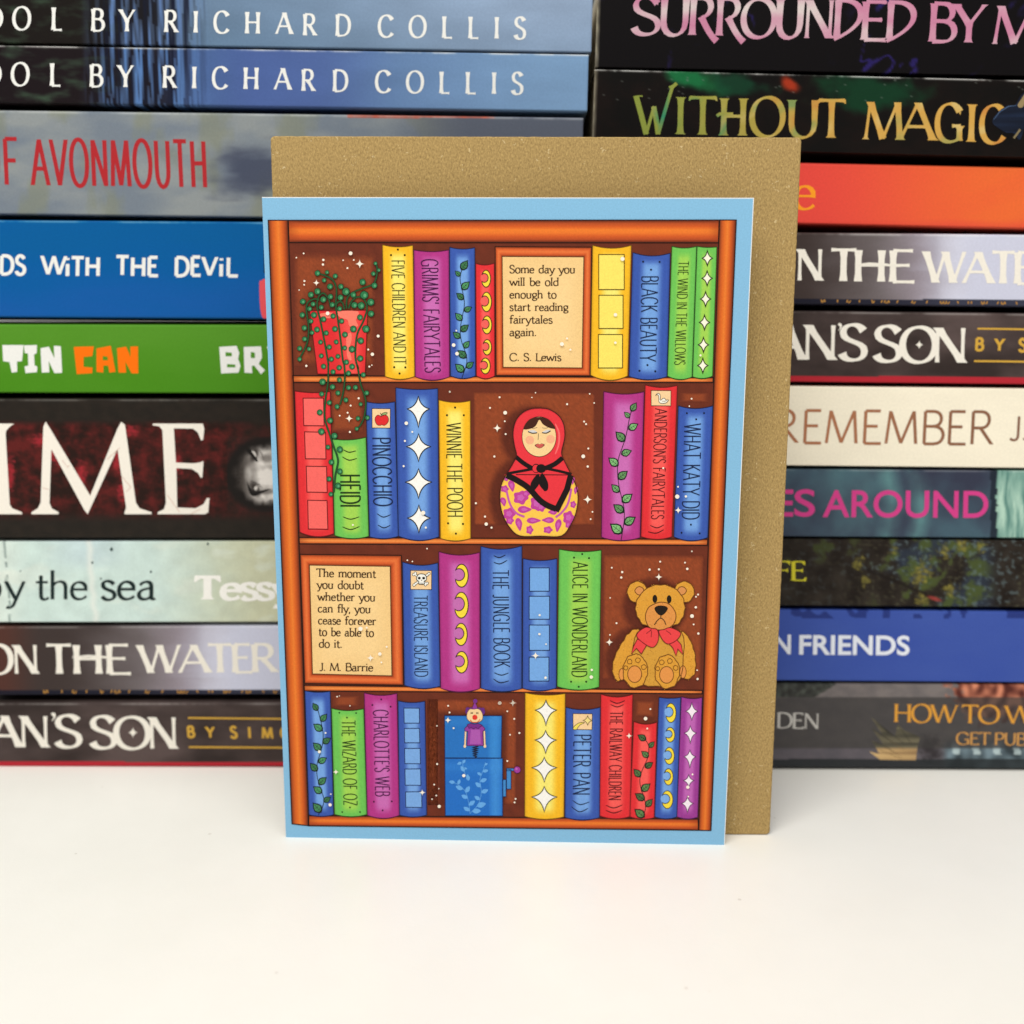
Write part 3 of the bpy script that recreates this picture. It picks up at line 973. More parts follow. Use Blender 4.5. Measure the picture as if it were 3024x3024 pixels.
b8, p8 = make_book('smoky brown book fading to pale violet, directly under the pale aqua book', LG, -.1740, .0234,
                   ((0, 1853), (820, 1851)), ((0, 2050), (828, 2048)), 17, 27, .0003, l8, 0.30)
CRM = K(244, 238, 226)
ST_W = dict(thick=.2, thin=.075, nib=10, flare=.35)
letters(b8, 'lettering', lambda b_: (
    text(b_, 'O', ST_W, S6(-95, 1050), S6(80, 1050), (-3, -84), p8, CRM, 2, fit='scale'),
    text(b_, 'N', ST_W, S6(88, 1050), S6(245, 1050), (-3, -84), p8, CRM, 2, fit='scale'),
    text(b_, 'T', ST_W, S6(298, 1050), S6(458, 1050), (-3, -84), p8, CRM, 2, fit='scale'),
    text(b_, 'H', ST_W, S6(468, 1050), S6(650, 1050), (-3, -84), p8, CRM, 2, fit='scale'),
    text(b_, 'E', ST_W, S6(672, 1050), S6(830, 1050), (-3, -84), p8, CRM, 2, fit='scale'),
    line(b_, S6.l([(458, 946), (560, 938), (668, 946), (740, 956)]), 7, p8, CRM, 4, taper=True),
    text(b_, 'WATER', ST_W, S6(890, 1046), S6(1750, 1040), (-3, -82), p8, CRM, 2, fit='scale', gap=.0)))


def gold_bits(mp, z, y, x0, x1, slope=0.0):
    def go(b_):
        rg = random.Random(5)
        x = x0
        while x < x1:
            k = rg.choice((1, 1, 2, 3))
            for j in range(k):
                xx = x + j * 22
                s = rg.choice((-8, 0, 7))
                yy = y + slope * (xx - x0)
                line(b_, z.l([(xx, yy - 9), (xx + s, yy + 9)]), 4, mp, K(176, 128, 62), 1)
                if rg.random() < .4: line(b_, z.l([(xx, yy + 8), (xx + 12, yy + 10), (xx + 20, yy - 4)]), 3, mp, K(176, 128, 62), 2)
            x += k * 22 + rg.uniform(40, 85)
    return go


letters(b8, 'gold_lettering', gold_bits(p8, S6, 1163, 275, 1770))


def l9f(y_red, slope):
    def f(px, py):
        n = fbm(px * .004, py * .008, 17)
        c = mix((54, 45, 43), (92, 78, 76), .5 + .9 * n)
        if py > y_red + slope * px: c = (182, 42, 54)
        return c
    return f


b9, p9 = make_book('bottom book of the left stack, dark brown with a thin red lower edge', LG, -.1736, .0228,
                   ((0, 2080), (832, 2079)), ((0, 2262), (832, 2262)), 27, 9, .0, l9f(2248, .004), 0.30)
GLD = K(212, 166, 66)
ST_A = dict(thick=.24, thin=.22, xs=1.12)


def son(z, mp, dx, x9, y0, k=1.0):
    """cream title and gold author line with two rules"""
    def go(b_):
        text(b_, 'S', ST_W, z(*x9[0]), z(*x9[1]), y0, mp, CRM, 2, fit='scale')
        text(b_, 'S', ST_W, z(*x9[2]), z(*x9[3]), y0, mp, CRM, 2, fit='scale')
        text(b_, 'O', ST_W, z(*x9[4]), z(*x9[5]), y0, mp, CRM, 2, fit='scale')
        text(b_, 'N', ST_W, z(*x9[6]), z(*x9[7]), y0, mp, CRM, 2, fit='scale')
        text(b_, 'N', ST_W, z(*x9[8]), z(*x9[9]), y0, mp, CRM, 2, fit='scale')
        text(b_, 'A', ST_W, z(*x9[10]), z(*x9[11]), y0, mp, CRM, 2, fit='scale')
        x, y = x9[12]
        poly(b_, z.l(star4(x, y, 30 * k, 32 * k, 32 * k)), mp, CRM, 2)
        x, y = x9[13]
        poly(b_, z.l(smooth([(x - 14, y - 10), (x, y - 22), (x + 16, y - 8), (x + 8, y + 18), (x - 12, y + 34), (x + 2, y + 8)], k=3)), mp, CRM, 2)
    return go


letters(b9, 'lettering', son(S6, p9, 0, [(358, 1515), (518, 1515), (580, 1520), (738, 1522), (730, 1524), (950, 1526), (945, 1524), (1125, 1526), (130, 1516), (312, 1518), (-60, 1514), (125, 1516), (843, 1424), (338, 1318)], (-2, -92)))
letters(b9, 'author_lettering', lambda b_: (
    text(b_, 'BY', ST_A, S6(1190, 1452), S6(1358, 1455), (-2, -31), p9, GLD, 2, gap=.2),
    text(b_, 'SIM', ST_A, S6(1465, 1456), S6(1730, 1460), (-2, -32), p9, GLD, 2),
    text(b_, 'O', ST_A, S6(1782, 1460), S6(1850, 1460), (-2, -32), p9, GLD, 2),
    line(b_, S6.l([(1192, 1331), (1400, 1333), (1900, 1338)]), 5, p9, GLD, 2),
    line(b_, S6.l([(1197, 1516), (1400, 1517), (1900, 1520)]), 5, p9, GLD, 2)))


# --- right stack, top to bottom
def r1(px, py):
    n = fbm(px * .004, py * .006, 20)
    v = abs(fbm(px * .006 + py * .004, py * .003 - px * .001, 21))
    return mix((14, 11, 13), (46, 36, 112), (1 - sm(.0, .06, v)) * sm(-.1, .35, n) * .8)


b11, q1 = make_book('topmost book of the right stack, black with pink and white serif capitals', RG, .0259, .2239,
                    ((1756, -60), (3024, -36)), ((1756, 196), (3024, 223)), 10, 9, .0, r1, edge=.9)
PNK = lambda x, y: K(*mix((214, 200, 198), (198, 128, 158), .5 + 1.1 * nz(x * .006, y * .02, 2) + .35 * sm(2300, 2700, x)))
ST_S = dict(thick=.165, thin=.065, nib=22, flare=.25, serif=(.02, .02))
letters(b11, 'lettering', lambda b_: (
    text(b_, 'S', ST_S, S3(445, 268), S3(662, 270), (6, -108), q1, PNK, 2, fit='scale'),
    text(b_, 'U', ST_S, S3(660, 275), S3(885, 278), (6, -108), q1, PNK, 2, fit='scale'),
    text(b_, 'Я', ST_S, S3(890, 274), S3(1100, 276), (6, -108), q1, PNK, 2, fit='scale'),
    text(b_, 'Я', ST_S, S3(1102, 279), S3(1312, 282), (6, -108), q1, PNK, 2, fit='scale'),
    text(b_, 'O', ST_S, S3(1305, 292), S3(1568, 294), (6, -111), q1, PNK, 2, fit='scale'),
    text(b_, 'U', ST_S, S4(-30, 297), S4(185, 299), (7, -112), q1, PNK, 2, fit='scale'),
    text(b_, 'N', ST_S, S4(192, 299), S4(425, 302), (7, -112), q1, PNK, 2, fit='scale'),
    text(b_, 'Ð', ST_S, S4(428, 302), S4(645, 305), (7, -112), q1, PNK, 2, fit='scale'),
    text(b_, 'E', ST_S, S4(640, 312), S4(842, 316), (7, -112), q1, PNK, 2, fit='scale'),
    text(b_, 'Ð', ST_S, S4(842, 316), S4(1062, 318), (7, -112), q1, PNK, 2, fit='scale'),
    text(b_, 'BY', ST_S, S4(1180, 326), S4(1605, 336), (7, -112), q1, PNK, 2, fit='scale', gap=.0),
    text(b_, 'M', ST_S, S4(1680, 345), S4(2030, 350), (7, -112), q1, PNK, 2, fit='scale')))


def r2(px, py):
    n = fbm(px * .01, py * .012, 22)
    c = mix((24, 17, 15), (16, 14, 13), .5 + n)
    g = 1 - sm(.3, 1.15, math.hypot((px - 2055 - (py - 245) * .9) / 75, (py - 240) / 55) + .5 * n)
    c = mix(c, (28, 116, 66), g * .9)
    g = 1 - sm(.2, 1.1, math.hypot((px - 2560) / 190, (py - 265) / 75) + .6 * n)
    c = mix(c, (18, 54, 34), g)
    g = 1 - sm(.3, 1.0, math.hypot((px - 2200) / 110, (py - 250) / 40) + .7 * n)
    c = mix(c, (20, 66, 44), g * .8)
    g = 1 - sm(.3, 1.0, math.hypot((px - 2330 - (py - 240) * .55) / 34, (py - 248) / 36) + .4 * n)
    c = mix(c, (176, 56, 30), g * .9)
    s = nz(px * .15, py * .15, 5)
    if s > .62 and py < 300: c = mix(c, (120, 126, 120), .5)
    return c


b12, q2 = make_book('black book with green and gold serif capitals, above the orange red book', RG, .0254, .2230,
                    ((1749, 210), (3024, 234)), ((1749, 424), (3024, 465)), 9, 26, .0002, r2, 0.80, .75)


def gcol(x, y):
    t = sm(1870, 2560, x)
    c = mix((140, 152, 66), (206, 160, 78), t)
    n = nz(x * .013, y * .02, 4)
    c = mix(c, (52, 140, 104), sm(.05, .5, n) * (1 - t * .75))
    c = mix(c, (214, 190, 126), sm(.1, .6, nz(x * .02, y * .03, 7)) * .7)
    return K(*mix(c, (196, 120, 58), sm(.15, .6, nz(x * .016, y * .02, 11)) * t * .6))


ST_M = dict(thick=.155, thin=.055, nib=20, flare=.3, serif=(.04, .025))
letters(b12, 'lettering', lambda b_: (
    line(b_, S3.l([(478, 765), (515, 900), (556, 1058)]), 16, q2, gcol, 2), line(b_, S3.l([(455, 764), (492, 757), (528, 758)]), 4, q2, gcol, 2.5),
    line(b_, S3.l([(556, 1058), (586, 950), (618, 838)]), 9, q2, gcol, 3), line(b_, S3.l([(614, 840), (634, 940), (650, 1058)]), 15, q2, gcol, 3.5),
    line(b_, S3.l([(650, 1058), (690, 920), (735, 770), (760, 690), (796, 656)]), 10, q2, gcol, 4), line(b_, S3.l([(735, 690), (765, 676), (796, 656)]), 6, q2, gcol, 4.5),
    text(b_, 'I', ST_M, S3(797, 1056), S3(850, 1058), (2, -109), q2, gcol, 2, fit='scale'),
    text(b_, 'T', ST_M, S3(892, 1060), S3(1105, 1062), (2, -109), q2, gcol, 2, fit='scale'),
    text(b_, 'H', ST_M, S3(1140, 1066), S3(1338, 1068), (3, -109), q2, gcol, 2, fit='scale'),
    line(b_, S3.l([(1112, 915), (1135, 898), (1240, 898)]), 9, q2, gcol, 4),
    text(b_, 'O', ST_M, S3(1375, 1074), S3(1638, 1076), (3, -114), q2, gcol, 2, fit='scale'),
    text(b_, 'UT', ST_M, S4(68, 1082), S4(515, 1086), (3, -110), q2, gcol, 2, fit='scale', gap=.0),
    text(b_, 'MA', ST_M, S4(665, 1096), S4(1215, 1106), (4, -110), q2, gcol, 2, fit='scale', gap=-.05),
    text(b_, 'G', ST_M, S4(1235, 1114), S4(1440, 1116), (4, -110), q2, gcol, 2, fit='scale'),
    text(b_, 'I', ST_M, S4(1480, 1116), S4(1548, 1118), (4, -110), q2, gcol, 2, fit='scale'),
    text(b_, 'C', ST_M, S4(1585, 1124), S4(1775, 1128), (4, -110), q2, gcol, 2, fit='scale')))
letters(b12, 'bird_emblem', lambda b_: (
    poly(b_, S4.l(smooth([(1680, 958), (1730, 880), (1800, 835), (1860, 830), (1900, 760), (1980, 700), (2080, 740), (2060, 900), (1960, 960), (1900, 1100), (1850, 1050), (1790, 1045), (1730, 1010)], k=4)), q2,
         lambda x, y: K(*mix((14, 18, 30), (36, 52, 82), .35 + .6 * nz(x * .05, y * .05))), 5),
    line(b_, S4.l([(1690, 945), (1740, 880), (1810, 838), (1870, 832)]), 3, q2, K(70, 92, 124), 6, taper=True),
    poly(b_, S4.l(smooth([(1880, 830), (1910, 780), (1940, 740), (1930, 830), (1900, 850)], k=3)), q2, K(150, 130, 92), 6),
    line(b_, S4.l([(1850, 1090), (1880, 1050), (1900, 1020)]), 6, q2, K(130, 116, 84), 6)))


def r3(px, py):
    c = mix((230, 76, 66), (236, 108, 54), sm(2330, 3024, px))
    return mix(c, (226, 70, 62), sm(640, 672, py) * .5 + .2 * fbm(px * .004, py * .01, 23))


b13, q3 = make_book('orange red book with a single visible yellow orange letter, in the right stack', RG, .0262, .2246,
                    ((2371, 488), (3024, 500)), ((2362, 656), (3024, 672)), 40, 24, .0022, r3)
letters(b13, 'lettering', lambda b_: text(b_, 'e', dict(thick=.14, thin=.05, nib=10), S4(118, 1650), S4(288, 1652), (0, -110), q3, K(250, 158, 38), 2, fit='scale'))


def r4(px, py):
    c = l8f(2180)(px, py)
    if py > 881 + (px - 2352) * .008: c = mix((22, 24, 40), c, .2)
    return c


b14, q4 = make_book('smoky brown book fading to a pale tone, directly under the orange red book', RG, .0257, .2237,
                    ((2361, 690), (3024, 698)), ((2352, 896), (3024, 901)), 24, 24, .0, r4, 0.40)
letters(b14, 'lettering', lambda b_: (
    text(b_, 'N', ST_W, S7(310, 550), S7(495, 552), (2, -92), q4, CRM, 2, fit='scale'),
    text(b_, 'T', ST_W, S7(550, 554), S7(735, 556), (2, -92), q4, CRM, 2, fit='scale'),
    text(b_, 'H', ST_W, S7(722, 557), S7(938, 559), (2, -92), q4, CRM, 2, fit='scale'),
    text(b_, 'E', ST_W, S7(966, 560), S7(1150, 562), (2, -92), q4, CRM, 2, fit='scale'),
    line(b_, S7.l([(725, 440), (830, 432), (950, 440), (1050, 452)]), 8, q4, CRM, 4, taper=True),
    text(b_, 'WATE', ST_W, S7(1228, 566), S7(2000, 575), (2, -92), q4, CRM, 2, fit='scale', gap=.0)))
letters(b14, 'gold_lettering', gold_bits(q4, S7, 696, 485, 1930, .012))
b15, q5 = make_book('dark brown book with a thin red lower edge, lying on the cream white book', RG, .0251, .2231,
                    ((2348, 922), (3024, 930)), ((2342, 1126), (3024, 1133)), 24, 9, .0004, l9f(1090, .0082), 0.30)
letters(b15, 'lettering', son(S7, q5, 0, [(622, 1115), (806, 1118), (868, 1124), (1055, 1128), (1052, 1132), (1305, 1134), (1285, 1134), (1518, 1138), (358, 1114), (592, 1118), (130, 1112), (352, 1116), (1185, 1010), (618, 876)], (3, -102), .95))
letters(b15, 'author_lettering', lambda b_: (
    text(b_, 'BY', ST_A, S7(1584, 1048), S7(1785, 1052), (2, -35), q5, GLD, 2),
    text(b_, 'SI', ST_A, S7(1895, 1056), S7(2060, 1060), (2, -36), q5, GLD, 2),
    line(b_, S7.l([(1600, 895), (1700, 896), (2100, 902)]), 5.5, q5, GLD, 2),
    line(b_, S7.l([(1575, 1126), (1700, 1127), (2100, 1133)]), 5.5, q5, GLD, 2)))


def r6(px, py): return tuple(v * (1 + .02 * fbm(px * .004, py * .01, 24)) for v in (250, 241, 219))


b16, q6 = make_book('cream white book with thin brown capitals, in the right stack', RG, .0260, .2240,
                    ((2338, 1142), (3024, 1149)), ((2327, 1373), (3024, 1381)), 9, 8, .0, r6)
BRN = lambda x, y: K(*mix((178, 118, 84), (140, 98, 74), sm(2400, 2900, x)))
letters(b16, 'lettering', lambda b_: (
    text(b_, 'EMEMBER', dict(thick=.10, thin=.088), S7(345, 1710), S7(1705, 1720), (5, -96), q6, BRN, 2, fit='scale', gap=.1),
    text(b_, 'R', dict(thick=.10, thin=.088), S7(120, 1706), S7(318, 1708), (5, -96), q6, BRN, 2, fit='scale')))
letters(b16, 'author_lettering', lambda b_: (
    text(b_, 'J', dict(thick=.11, thin=.1), S7(1825, 1688), S7(1905, 1690), (4, -70), q6, K(136, 98, 78), 2, fit='scale'),
    poly(b_, S7.l(oval(1932, 1682, 8, 9, 10)), q6, K(136, 98, 78), 2)))


def r7(px, py):
    n = fbm(px * .006, py * .006, 25)
    c = mix((56, 60, 78), (72, 96, 110), .5 + .8 * n)
    for cx_, wd, a in ((2620, 42, .75), (2708, 40, .8), (2560, 60, .3), (2480, 80, .25)):
        d = abs(px - cx_ - 14 * math.sin(py * .018 + cx_)) / wd
        c = mix(c, (112, 168, 164), max(0, 1 - d) * a * (.65 + .6 * n))
    if px > 2944 + 6 * nz(py * .05, 1.0):
        s = nz(px * .10 + 1.1 * nz(py * .012, 2), py * .007, 30) + .3 * nz(px * .3, py * .02, 4)
        c = mix((86, 132, 124), (182, 216, 198), .5 + .9 * s)
    elif px > 2925: c = mix(c, (26, 32, 42), .7)
    return c


b17, q7 = make_book('dark slate book with bold pink capitals and teal light streaks, in the right stack', RG, .0255, .2236,
                    ((2325, 1388), (3024, 1391)), ((2319, 1582), (3024, 1588)), 8, 9, .0003, r7, 0.30)
MAG = K(214, 66, 140)
letters(b17, 'lettering', lambda b_: (
    sans(b_, 'E', S8(150, 540), S8(285, 541), (2, -82), q7, MAG, 2, .012),
    sans(b_, 'S', S8(292, 540), S8(440, 541), (2, -82), q7, MAG, 2, .012),
    sans(b_, 'AROUND', S8(495, 545), S8(1675, 551), (2, -82), q7, MAG, 2, .012)))


def r8(px, py):
    n = fbm(px * .02, py * .02, 26); n2 = fbm(px * .006, py * .007, 27); n3 = fbm(px * .07, py * .07, 28)
    c = mix((34, 28, 24), (52, 46, 40), .5 + n)
    c = mix(c, (48, 58, 74), sm(.0, .5, n2 + .1) * sm(2560, 2640, px) * (1 - sm(2900, 2960, px)) * .8)
    c = mix(c, (74, 86, 44), sm(.02, .4, n + .5 * n2 - .05) * sm(2540, 2640, px) * (1 - sm(2890, 2950, px)) * .9)
    c = mix(c, (62, 70, 38), sm(.1, .4, n) * (1 - sm(2480, 2620, px)) * sm(1700, 1620, py) * .8)
    c = mix(c, (96, 112, 116) if n2 > -.05 else (80, 78, 60), sm(.12, .5, n3) * (.45 * sm(2450, 2650, px) + .2))
    for gx, gy, r in ((2720, 1700, 34), (2536, 1664, 16), (2838, 1608, 22), (2556, 1712, 12), (2790, 1630, 16), (2640, 1625, 12), (2725, 1770, 20), (2805, 1745, 18), (2895, 1615, 14)):
        d = math.hypot(px - gx + 9 * nz(py * .06, gx), (py - gy) * .8 + 9 * nz(px * .06, gy)) / r + 1.1 * n3 + .5 * n
        c = mix(c, mix((96, 92, 44), (168, 156, 70), .5 + nz(px * .1, py * .1)), (1 - sm(.2, 1.15, d)) * .75)
    d = abs((py - 1690) - (px - 2580) * .42) / 9
    if 2560 < px < 2760: c = mix(c, (28, 22, 20), max(0, 1 - d) * .8)
    d = math.hypot((px - 2760) / 26, (py - 1768 - (px - 2760) * .3) / 8)
    return mix(c, (170, 64, 60), (1 - sm(.4, 1.1, d)) * .8)


b18, q8 = make_book('dark woodland patterned book with yellow serif letters, above the royal blue book', RG, .0258, .2236,
                    ((2319, 1593), (3024, 1599)), ((2309, 1787), (3024, 1791)), 9, 14, .0, r8)
YEL = K(214, 204, 52)
letters(b18, 'lettering', lambda b_: (
    text(b_, 'E', dict(thick=.2, thin=.07, nib=0, serif=(.08, .04)), S8(272, 998), S8(372, 1000), (0, -55), q8, YEL, 2, fit='scale'),
    text(b_, 'F', dict(thick=.2, thin=.07, nib=0, serif=(.08, .04)), S8(160, 997), S8(262, 998), (0, -55), q8, YEL, 2, fit='scale')))


def r9(px, py):
    c = mix((60, 84, 168), (68, 92, 172), .5 + .6 * fbm(px * .004, py * .008, 29))
    if py < 1826 and nz(px * .03, py * .02, 31) > .12: c = mix(c, (38, 52, 118), .8)
    return c


b19, q9 = make_book('royal blue book with bold white capitals, second from the bottom of the right stack', RG, .0252, .2230,
                    ((2307, 1803), (3024, 1809)), ((2298, 2008), (3024, 2014)), 14, 9, .0002, r9)
letters(b19, 'lettering', lambda b_: (
    sans(b_, 'FRIENDS', S8(328, 1524), S8(1115, 1530), (1, -58), q9, K(236, 240, 250), 2, .022),
    sans(b_, 'N', S8(150, 1520), S8(268, 1522), (1, -58), q9, K(236, 240, 250), 2, .022)))


def r10(px, py):
    zx, zy = (px - 2224) / .414079, (py - 1950) / .414079
    n = fbm(zx * .008, zy * .012, 33); n3 = fbm(zx * .02, zy * .02, 34)
    band = sm(258, 268, zy) * (1 - sm(622, 634, zy))
    c = mix((128, 120, 118), (112, 106, 106), .5 + n)
    if zx < 600 - (zy - 165) * 1.6 and zy < 262: c = mix((52, 52, 50), (84, 88, 82), .4 + n3)
    if zy > 626: c = mix((104, 98, 104), (94, 90, 96), .5 + n)
    # orange haired figure, upper right
    d = math.hypot((zx - 1720) / 330, (zy - 210) / 250) + .35 * n3
    if d < 1:
        h = mix((88, 44, 38), (222, 142, 110), .5 + 1.4 * nz(zx * .018, zy * .012, 3))
        c = mix(c, h, 1 - sm(.75, 1, d))
    # windows and machinery, lower right
    if zx > 1330 and zy > 540:
        t = mix((56, 66, 72), (122, 142, 152), .5 + 1.1 * nz(zx * .014, zy * .01, 6))
        c = mix(c, t, sm(1330, 1400, zx) * sm(540, 620, zy))
        for k in range(5):
            if abs(zx - 1440 - 145 * k - (zy - 600) * .18) < 24 and 560 < zy < 672: c = mix(c, (214, 232, 232), .7 * sm(560, 660, zy))
    if 1160 < zx < 1380 and zy > 520: c = mix(c, (46, 42, 44), .8 * (1 - sm(.2, 1.1, math.hypot((zx - 1265) / 105, (zy - 620) / 130) + .5 * n3)))
    dark = mix((62, 60, 60), c, .28)
    c = mix(c, dark, band)
    if zy > 704: c = mix(c, (40, 44, 46), .8)  # shade at the foot of the spine, painted into its colour
    return c


b20, q10 = make_book('bottom book of the right stack, dark grey with orange serif capitals and a pale wing', RG, .0259, .2239,
                     ((2300, 2021), (3024, 2025)), ((2286, 2264), (3024, 2268)), 9, 12, .0, r10)
def wing(b_):
    def wc(px, py):
        zx, zy = (px - 2224) / .414079, (py - 1950) / .414079
        st_ = nz(zx * .012 - zy * .010, zy * .05 - zx * .03, 9)
        lo = mix((150, 120, 84), (226, 190, 132), .5 + .9 * st_)
        hi = mix((62, 60, 52), (128, 120, 96), .45 + .9 * st_)
        return K(*mix(hi, lo, sm(622, 636, zy)))
    pts = [(838, 402), (900, 452), (970, 508), (1012, 542), (1030, 455), (1082, 502), (1130, 520), (1192, 545), (1172, 620), (1160, 712), (905, 708), (828, 650), (900, 666), (845, 572), (930, 602), (842, 480), (930, 542)]
    fine = []
    for i in range(len(pts)):
        a, c = pts[i], pts[(i + 1) % len(pts)]
        fine += [(a[0] + (c[0] - a[0]) * k / 6, a[1] + (c[1] - a[1]) * k / 6) for k in range(6)]
    poly(b_, S9.l(fine), q10, wc, 1)
    for f in (((860, 420), (950, 500), (1090, 600)), ((850, 490), (960, 560), (1080, 640)), ((850, 580), (960, 625), (1060, 690)), ((1040, 470), (1090, 540), (1140, 610)), ((900, 640), (980, 668), (1060, 705))):
        line(b_, S9.l(f), 2.2, q10, lambda x, y: tuple(v * .45 for v in wc(x, y)[:3]) + (1.0,), 1.5, taper=True)


letters(b20, 'wing_emblem', wing)
ST_T = dict(thick=.17, thin=.07, nib=12, serif=(.06, .03))
OR2 = K(226, 160, 62)
letters(b20, 'lettering', lambda b_: (
    text(b_, 'HOW', ST_T, S9(1005, 438), S9(1450, 446), (1, -52), q10, OR2, 2, fit='scale', gap=.03),
    text(b_, 'TO', ST_T, S9(1490, 446), S9(1755, 450), (1, -52), q10, OR2, 2, fit='scale', gap=.03),
    text(b_, 'W', ST_T, S9(1800, 450), S9(2000, 452), (1, -52), q10, OR2, 2, fit='scale'),
    text(b_, 'GET', ST_T, S9(1448, 598), S9(1690, 602), (1, -35), q10, K(214, 156, 84), 2, fit='scale', gap=.05),
    text(b_, 'PUB', ST_T, S9(1722, 602), S9(1945, 605), (1, -35), q10, K(214, 156, 84), 2, fit='scale', gap=.05)))
letters(b20, 'author_lettering', lambda b_: (
    text(b_, 'DEN', ST_T, S9(170, 480), S9(470, 488), (1, -44), q10, K(206, 202, 196), 2, fit='scale', gap=.05),))

# ---------------------------------------------------------------- greeting card
CW, CH, CYAW = 0.127, 0.1793, -0.0258
card = empty('greeting_card', (0, 0, 0), (0, 0, CYAW))
tag(card, 'folded greeting card with a light blue border and a colourful bookcase picture', 'card')
_n = Matrix.Rotation(CYAW, 3, 'Z') @ Vector((0, -1, 0))
_ci = Matrix.Rotation(-CYAW, 3, 'Z')


def cp(x, y, lay):
    d = ray(x, y)
    q = _ci @ (CAM + d * (-_n.dot(CAM) / _n.dot(d)))
    return (q.x, -lay * LAY, q.z)


BLUE = ink((137, 192, 228))


def panel(name, y0, y1, fold=0.0):
    mbx = MB()
    nx, ny = 30, 30
    vs, fs = [], []
    for sdn, y in ((0, y0), (1, y1)):
        for j in range(ny + 1):
            for i in range(nx + 1):
                ux = (0, .0012, 1 - .0015, 1)[(0, 1, -2, -1).index(i if i < 2 else i - nx - 1)] if i in (0, 1, nx - 1, nx) else i / nx
                uz = (1 - .0011 if j == ny - 1 else j / ny)
                vs.append((-CW / 2 + CW * ux, y, CH * uz))
    o2 = (nx + 1) * (ny + 1)
    for j in range(ny):
        for i in range(nx):
            a = j * (nx + 1) + i
            fs.append((a, a + 1, a + nx + 2, a + nx + 1))
            fs.append((o2 + a + nx + 1, o2 + a + nx + 2, o2 + a + 1, o2 + a))
    nf = len(fs)
    rim = [i for i in range(nx)] + [nx + j * (nx + 1) for j in range(ny)] + [ny * (nx + 1) + nx - i for i in range(nx)] + [(ny - j) * (nx + 1) for j in range(ny)]
    for k in range(len(rim)):
        a, b_ = rim[k], rim[(k + 1) % len(rim)]
        fs.append((b_, a, o2 + a, o2 + b_))
    mbx.add(vs, fs, [BLUE] * len(vs))
    o = mbx.build(name, M_CARD, card)
    o.data.materials.append(M_CORE)
    for i, p in enumerate(o.data.polygons):
        edge_ = i < nf and p.center.y < (y0 + y1) / 2 and (p.center.x > CW * .4985 or p.center.z > CH * .999)
        if edge_ or i >= nf or p.center.y > (y0 + y1) / 2 + 1e-6: p.material_index = 1
    return o


M_CORE, _nt, _b = mat_new('card_stock', 0.7, 0.2)
_b.inputs['Base Color'].default_value = (0.74, 0.75, 0.75, 1)
panel('front_panel', 0.0, 0.0003)
bk = panel('back_panel', 0.0, 0.0003)
bk.rotation_euler = (0, 0, 0.012)
bk.location = (0, 0.0004 + 0.012 * CW / 2, 0)

zA = Z(760, 560, .310559); zB = Z(1200, 640, .269107); zC = Z(1650, 560, .310559); zD = Z(800, 1080, .310559)
zE = Z(1300, 1100, .279557); zF = Z(1700, 1080, .289855); zG = Z(840, 1580, .258799); zH = Z(1240, 1580, .289855)
zI = Z(1700, 1620, .279503); zJ = Z(820, 2000, .269107); zK = Z(1240, 2000, .269107); zL = Z(1660, 2000, .331263)

# --- bookcase
DK = ink((40, 18, 10)); WALL = (108, 46, 28); NICHE = (146, 68, 36)
case = empty('printed_bookcase', (0, 0, 0)); case.parent = card
P_TL, P_TR, P_BR, P_BL = zA(98, 287), zC(1693, 284), zL(1330, 1370), zJ(152, 1612)


def flat(name, parent, fn):
    b_ = MB(); fn(b_)
    return b_.build(name, M_CARD, parent)


def wallc(x, y): return ink(tuple(v * (1 + .10 * nz(x * .35, y * .35, 2)) for v in WALL))


def board(q, horiz, cols, n=14):
    """a moulded board: colours across it"""
    def go(b_):
        def cs(s, t):
            u = (t if horiz else s) * (len(cols) - 1)
            k = min(len(cols) - 2, int(u))
            c = mix(cols[k], cols[k + 1], u - k)
            e = (s if horiz else t)
            if horiz: c = mix(c, (150, 60, 24), .55 * (1 - sm(0, .03, min(e, 1 - e))))
            return ink(c)
        grid(b_, q, n if not horiz else 40, n if horiz else 40, cp, cs, 6)
        line(b_, list(q), 3.0, cp, DK, 7, closed=True)
    return go


flat('back_board', case, lambda b_: (poly(b_, [P_TL, P_TR, P_BR, P_BL], cp, ink((58, 26, 14)), 1),
     grid(b_, (zA(292, 500), zC(1525, 505), zL(1215, 1270), zJ(340, 1530)), 60, 80, cp, lambda s, t: ink(tuple(v * (1 + .12 * nz(s * 400, t * 500, 2)) for v in WALL)), 2)))
POST = [(96, 42, 18), (196, 88, 34), (224, 108, 36), (238, 128, 48), (220, 102, 36), (176, 74, 30), (84, 34, 16)]
RAIL = [(80, 32, 16), (182, 78, 34), (214, 92, 34), (240, 126, 44), (236, 120, 44), (212, 92, 36), (182, 76, 34), (84, 32, 16)]
SHELF = [(120, 52, 24), (214, 112, 46), (246, 150, 74), (226, 118, 52), (150, 66, 30)]
flat('side_post', case, board((zA(104, 292), zA(292, 292), zJ(340, 1626), zJ(158, 1606)), False, POST))
flat('side_post', case, board((zC(1528, 290), zC(1688, 290), zL(1326, 1364), zL(1216, 1362)), False, POST))
flat('top_rail', case, board((zA(296, 292), zC(1524, 290), zC(1518, 505), zA(302, 502)), True, RAIL))
flat('bottom_rail', case, board((zJ(343, 1516), zL(1212, 1262), zL(1214, 1362), zJ(343, 1628)), True, RAIL))
for q in ((zA(338, 1768), zC(1468, 1788), zC(1466, 1832), zA(345, 1832)), (zD(270, 1632), zF(1345, 1768), zF(1340, 1828), zD(272, 1692)),
          (zG(226, 1712), zI(1338, 1498), zI(1336, 1532), zG(230, 1776))):
    flat('shelf', case, board(q, True, SHELF, 8))


